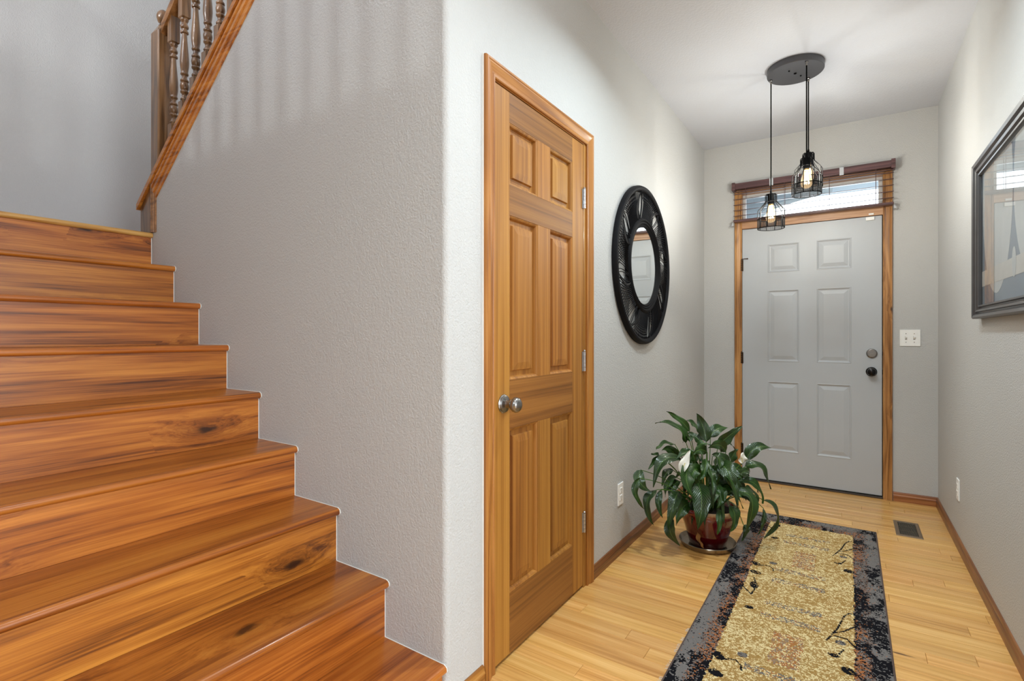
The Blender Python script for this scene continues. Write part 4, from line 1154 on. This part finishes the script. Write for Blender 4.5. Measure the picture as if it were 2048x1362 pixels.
LEAVES = [
 ((-0.773, 2.952, 0.558), (-0.812, 2.902, 0.657), (-0.897, 2.786, 0.683), 0.051),
 ((-0.766, 3.004, 0.614), (-0.814, 2.973, 0.682), (-0.877, 2.919, 0.732), 0.037),
 ((-0.723, 3.057, 0.603), (-0.758, 3.058, 0.65), (-0.801, 3.029, 0.673), 0.044),
 ((-0.674, 2.993, 0.569), (-0.696, 3.015, 0.648), (-0.733, 3.015, 0.723), 0.062),
 ((-0.663, 3.049, 0.586), (-0.638, 3.09, 0.628), (-0.589, 3.17, 0.631), 0.058),
 ((-0.614, 3.009, 0.555), (-0.565, 3.042, 0.605), (-0.511, 3.125, 0.655), 0.058),
 ((-0.49, 3.115, 0.463), (-0.443, 3.146, 0.534), (-0.369, 3.196, 0.536), 0.062),
 ((-0.482, 3.061, 0.444), (-0.405, 3.076, 0.446), (-0.363, 3.104, 0.327), 0.058),
 ((-0.778, 2.853, 0.484), (-0.84, 2.74, 0.49), (-0.868, 2.661, 0.364), 0.067),
 ((-0.864, 2.796, 0.495), (-0.885, 2.734, 0.485), (-0.897, 2.678, 0.451), 0.029),
 ((-0.802, 2.909, 0.471), (-0.835, 2.851, 0.531), (-0.86, 2.786, 0.536), 0.046),
 ((-0.821, 2.896, 0.555), (-0.864, 2.832, 0.565), (-0.882, 2.76, 0.543), 0.037),
 ((-0.867, 2.83, 0.478), (-0.877, 2.763, 0.511), (-0.892, 2.705, 0.532), 0.029),
 ((-0.721, 2.842, 0.458), (-0.714, 2.727, 0.419), (-0.669, 2.709, 0.321), 0.079),
 ((-0.678, 2.823, 0.378), (-0.637, 2.73, 0.301), (-0.652, 2.697, 0.171), 0.083),
 ((-0.592, 2.928, 0.468), (-0.535, 2.881, 0.443), (-0.508, 2.864, 0.35), 0.079),
 ((-0.601, 2.898, 0.352), (-0.606, 2.799, 0.327), (-0.623, 2.764, 0.233), 0.06),
 ((-0.767, 2.788, 0.326), (-0.769, 2.691, 0.288), (-0.787, 2.654, 0.159), 0.059),
 ((-0.777, 2.709, 0.203), (-0.785, 2.68, 0.144), (-0.741, 2.71, 0.067), 0.051),
 ((-0.717, 2.797, 0.265), (-0.731, 2.716, 0.262), (-0.75, 2.667, 0.185), 0.065),
 ((-0.513, 2.981, 0.323), (-0.432, 2.962, 0.281), (-0.47, 2.913, 0.104), 0.069),
 ((-0.404, 3.113, 0.259), (-0.331, 3.125, 0.187), (-0.387, 3.064, 0.064), 0.062),
 ((-0.541, 2.914, 0.262), (-0.504, 2.878, 0.219), (-0.52, 2.856, 0.141), 0.058),
 ((-0.581, 2.875, 0.246), (-0.567, 2.824, 0.203), (-0.577, 2.806, 0.13), 0.039),
 ((-0.861, 2.702, 0.343), (-0.889, 2.623, 0.285), (-0.852, 2.624, 0.178), 0.044),
 ((-0.94, 2.673, 0.443), (-0.926, 2.623, 0.39), (-0.872, 2.658, 0.341), 0.056),
 ((-0.926, 2.623, 0.412), (-0.938, 2.579, 0.347), (-0.897, 2.606, 0.261), 0.032),
 ((-0.854, 2.754, 0.333), (-0.853, 2.707, 0.268), (-0.829, 2.699, 0.199), 0.032),
 ((-0.546, 3.007, 0.434), (-0.582, 2.959, 0.501), (-0.628, 2.916, 0.517), 0.051),
 ((-0.575, 3.023, 0.52), (-0.603, 2.969, 0.565), (-0.645, 2.893, 0.556), 0.053),
 ((-0.552, 3.026, 0.464), (-0.545, 3.055, 0.5), (-0.525, 3.092, 0.529), 0.052),
 ((-0.712, 2.897, 0.472), (-0.72, 2.891, 0.51), (-0.736, 2.881, 0.539), 0.044),
 ((-0.703, 2.999, 0.555), (-0.737, 3.0, 0.593), (-0.778, 2.997, 0.605), 0.044),
 ((-0.459, 3.064, 0.419), (-0.481, 3.001, 0.428), (-0.514, 2.943, 0.402), 0.034),
 ((-0.394, 3.083, 0.222), (-0.391, 3.061, 0.16), (-0.415, 3.045, 0.087), 0.021),
 ((-0.519, 3.036, 0.363), (-0.428, 3.061, 0.351), (-0.399, 3.08, 0.248), 0.044),
 ((-0.603, 2.921, 0.438), (-0.613, 2.878, 0.392), (-0.634, 2.84, 0.348), 0.032),
 ((-0.582, 2.898, 0.355), (-0.563, 2.851, 0.321), (-0.581, 2.815, 0.262), 0.046),
 ((-0.473, 2.947, 0.158), (-0.458, 2.933, 0.14), (-0.478, 2.92, 0.08), 0.032),
 ((-0.826, 2.868, 0.417), (-0.847, 2.819, 0.404), (-0.86, 2.786, 0.341), 0.039),
 ((-0.803, 2.86, 0.381), (-0.826, 2.797, 0.364), (-0.837, 2.765, 0.289), 0.042),
 ((-0.789, 2.881, 0.357), (-0.809, 2.808, 0.337), (-0.815, 2.78, 0.255), 0.042),
 ((-0.656, 2.91, 0.494), (-0.649, 2.854, 0.446), (-0.664, 2.808, 0.401), 0.049),
 ((-0.629, 2.939, 0.505), (-0.592, 2.916, 0.501), (-0.578, 2.877, 0.451), 0.056),
 ((-0.743, 2.912, 0.517), (-0.76, 2.876, 0.521), (-0.792, 2.819, 0.494), 0.049),
 ((-0.708, 2.935, 0.544), (-0.68, 2.93, 0.57), (-0.637, 2.946, 0.558), 0.042),
 ((-0.657, 2.945, 0.521), (-0.684, 2.891, 0.542), (-0.71, 2.837, 0.522), 0.049),
 ((-0.552, 3.075, 0.348), (-0.516, 3.098, 0.327), (-0.495, 3.088, 0.249), 0.049),
 ((-0.498, 3.146, 0.304), (-0.449, 3.166, 0.265), (-0.44, 3.148, 0.173), 0.049),
 ((-0.75, 2.943, 0.573), (-0.767, 2.956, 0.59), (-0.796, 2.96, 0.557), 0.042),
 ((-0.603, 3.101, 0.562), (-0.585, 3.149, 0.556), (-0.559, 3.19, 0.501), 0.042),
 ((-0.514, 3.16, 0.355), (-0.467, 3.202, 0.338), (-0.438, 3.222, 0.267), 0.042),
 ((-0.76, 2.876, 0.287), (-0.775, 2.831, 0.276), (-0.792, 2.795, 0.221), 0.042),
 ((-0.645, 2.893, 0.438), (-0.619, 2.862, 0.422), (-0.609, 2.845, 0.361), 0.049),
 ((-0.717, 2.917, 0.394), (-0.729, 2.861, 0.378), (-0.753, 2.797, 0.349), 0.042),
]
lr = random.Random(21)
CAMV = Vector((0.55, -0.83, 0.25))
def bez(a, b, c, t):
    return a * (1 - t) ** 2 + b * 2 * t * (1 - t) + c * t * t
def leaf(B, M, T, width, name='leaf', mat='leaf_green', tw=None, fold=0.22):
    B, M, T = Vector(B), Vector(M), Vector(T)
    Mc = M * 2 - (B + T) * 0.5           # control point so the curve passes through M
    n, m = 14, 6
    twist = lr.uniform(-0.55, 0.55) if tw is None else tw
    out = Vector((M.x - PC[0], M.y - PC[1], 0.0))
    facing = (CAMV.normalized() * 1.0 + out * 1.2 + Vector((0, 0, 0.55))).normalized()
    vv, ff, uvs = [], [], []
    phs_ = lr.uniform(0, 6)
    for i in range(n + 1):
        t_ = i / n
        p = bez(B, Mc, T, t_)
        tg = (bez(B, Mc, T, min(1, t_ + 0.02)) - bez(B, Mc, T, max(0, t_ - 0.02))).normalized()
        wv = tg.cross(facing)
        if wv.length < 0.2: wv = tg.cross(Vector((0, 0, 1)))
        wv.normalize(); nv = wv.cross(tg).normalized()
        wv2 = wv * math.cos(twist) + nv * math.sin(twist)
        nv2 = wv2.cross(tg).normalized()
        if nv2.dot(facing) < 0: nv2 = -nv2
        hw_ = 0.5 * width * (math.sin(PI * (t_ ** 0.72)) ** 0.85) * (1.0 - 0.25 * t_) * 1.12 + 0.0006
        for j in range(m + 1):
            u = j / m * 2 - 1
            rip = 0.007 * math.sin(11 * t_ + phs_ + (1.7 if u > 0 else 0)) * abs(u) * abs(u)
            vv.append(p + wv2 * (u * hw_) + nv2 * (abs(u) * hw_ * fold * 2 * (1 - 0.55 * abs(u)) + rip))
            uvs.append((j / m, t_))
    for i in range(n):
        for j in range(m):
            a = i * (m + 1) + j
            ff.append((a, a + 1, a + m + 2, a + m + 1))
    me = bpy.data.meshes.new(name)
    o0 = Vector(wloc(pl_))
    me.from_pydata([tuple(v - o0) for v in vv], [], ff)
    ul = me.uv_layers.new(name='UVMap')
    for p in me.polygons:
        p.use_smooth = True
        for li in p.loop_indices:
            ul.data[li].uv = uvs[me.loops[li].vertex_index]
    me.materials.append(MAT[mat])
    ob = bpy.data.objects.new(name, me); COL.objects.link(ob); ob.parent = pl_
    return ob
def stem(B, name='stem', par=None, r=0.0026):
    B = Vector(B)
    a = math.atan2(B.y - PC[1], B.x - PC[0]); rr_ = min(0.05, math.hypot(B.x - PC[0], B.y - PC[1]) * 0.4)
    s_ = Vector((PC[0] + rr_ * math.cos(a), PC[1] + rr_ * math.sin(a), 0.2))
    if B.z < 0.30: c_ = Vector(((s_.x + B.x) / 2, (s_.y + B.y) / 2, 0.36))
    else: c_ = Vector((s_.x * 0.6 + B.x * 0.4, s_.y * 0.6 + B.y * 0.4, (s_.z + B.z) / 2 + 0.06))
    mb = MB().tube([bez(s_, c_, B, q / 7) for q in range(8)], [r * (1.3 - 0.5 * q / 7) for q in range(8)], 6)
    return mb.build(name, 'leaf_stem', par or pl_, smooth=True)
for B, M, T, w in LEAVES:
    lf = leaf(B, M, T, w * 1.08)
    stem(B, par=lf)
for k in range(30):
    az = lr.uniform(0, 2 * PI); r0 = lr.uniform(0.03, 0.10); hz = lr.uniform(0.27, 0.46); ln = lr.uniform(0.10, 0.17)
    if math.cos(az) < -0.3: ln *= 0.8
    c_, s_ = math.cos(az), math.sin(az)
    B_ = (PC[0] + r0 * c_, PC[1] + r0 * s_, hz)
    M_ = (PC[0] + (r0 + ln * 0.55) * c_, PC[1] + (r0 + ln * 0.55) * s_, hz + lr.uniform(-0.01, 0.03))
    T_ = (PC[0] + (r0 + ln) * c_, PC[1] + (r0 + ln) * s_, hz - lr.uniform(0.02, 0.14))
    lf = leaf(B_, M_, T_, lr.uniform(0.04, 0.065))
    stem(B_, par=lf)
# white blooms: a spathe with its spadix on a tall stalk
def bloom(B, M, T, w, tw):
    s_ = leaf(B, M, T, w, 'bloom', 'spathe_white', tw=tw, fold=0.5)
    s_['label'] = 'white hooded flower'
    return s_
b1 = bloom((-0.746, 2.742, 0.437), (-0.730, 2.770, 0.495), (-0.712, 2.799, 0.553), 0.046, 0.2)
stem((-0.746, 2.742, 0.437), 'flower_stalk', b1, 0.0024)
b2 = bloom((-0.497, 3.051, 0.463), (-0.497, 3.048, 0.492), (-0.490, 3.050, 0.522), 0.050, 0.0)
stem((-0.497, 3.051, 0.463), 'flower_stalk', b2, 0.0024)
for bb, (p, q) in ((b1, ((-0.742, 2.748, 0.445), (-0.730, 2.766, 0.490))), (b2, ((-0.496, 3.049, 0.466), (-0.497, 3.040, 0.496)))):
    MB().tube([p, q], [0.004, 0.0032], 8).build('spadix', 'spadix_cream', bb, smooth=True)
dl = leaf((-0.683, 2.838, 0.110), (-0.672, 2.822, 0.072), (-0.648, 2.828, 0.036), 0.022, 'wilted_leaf', 'dead_leaf', tw=0.3)
dl['label'] = 'brown wilted leaf against the pot'
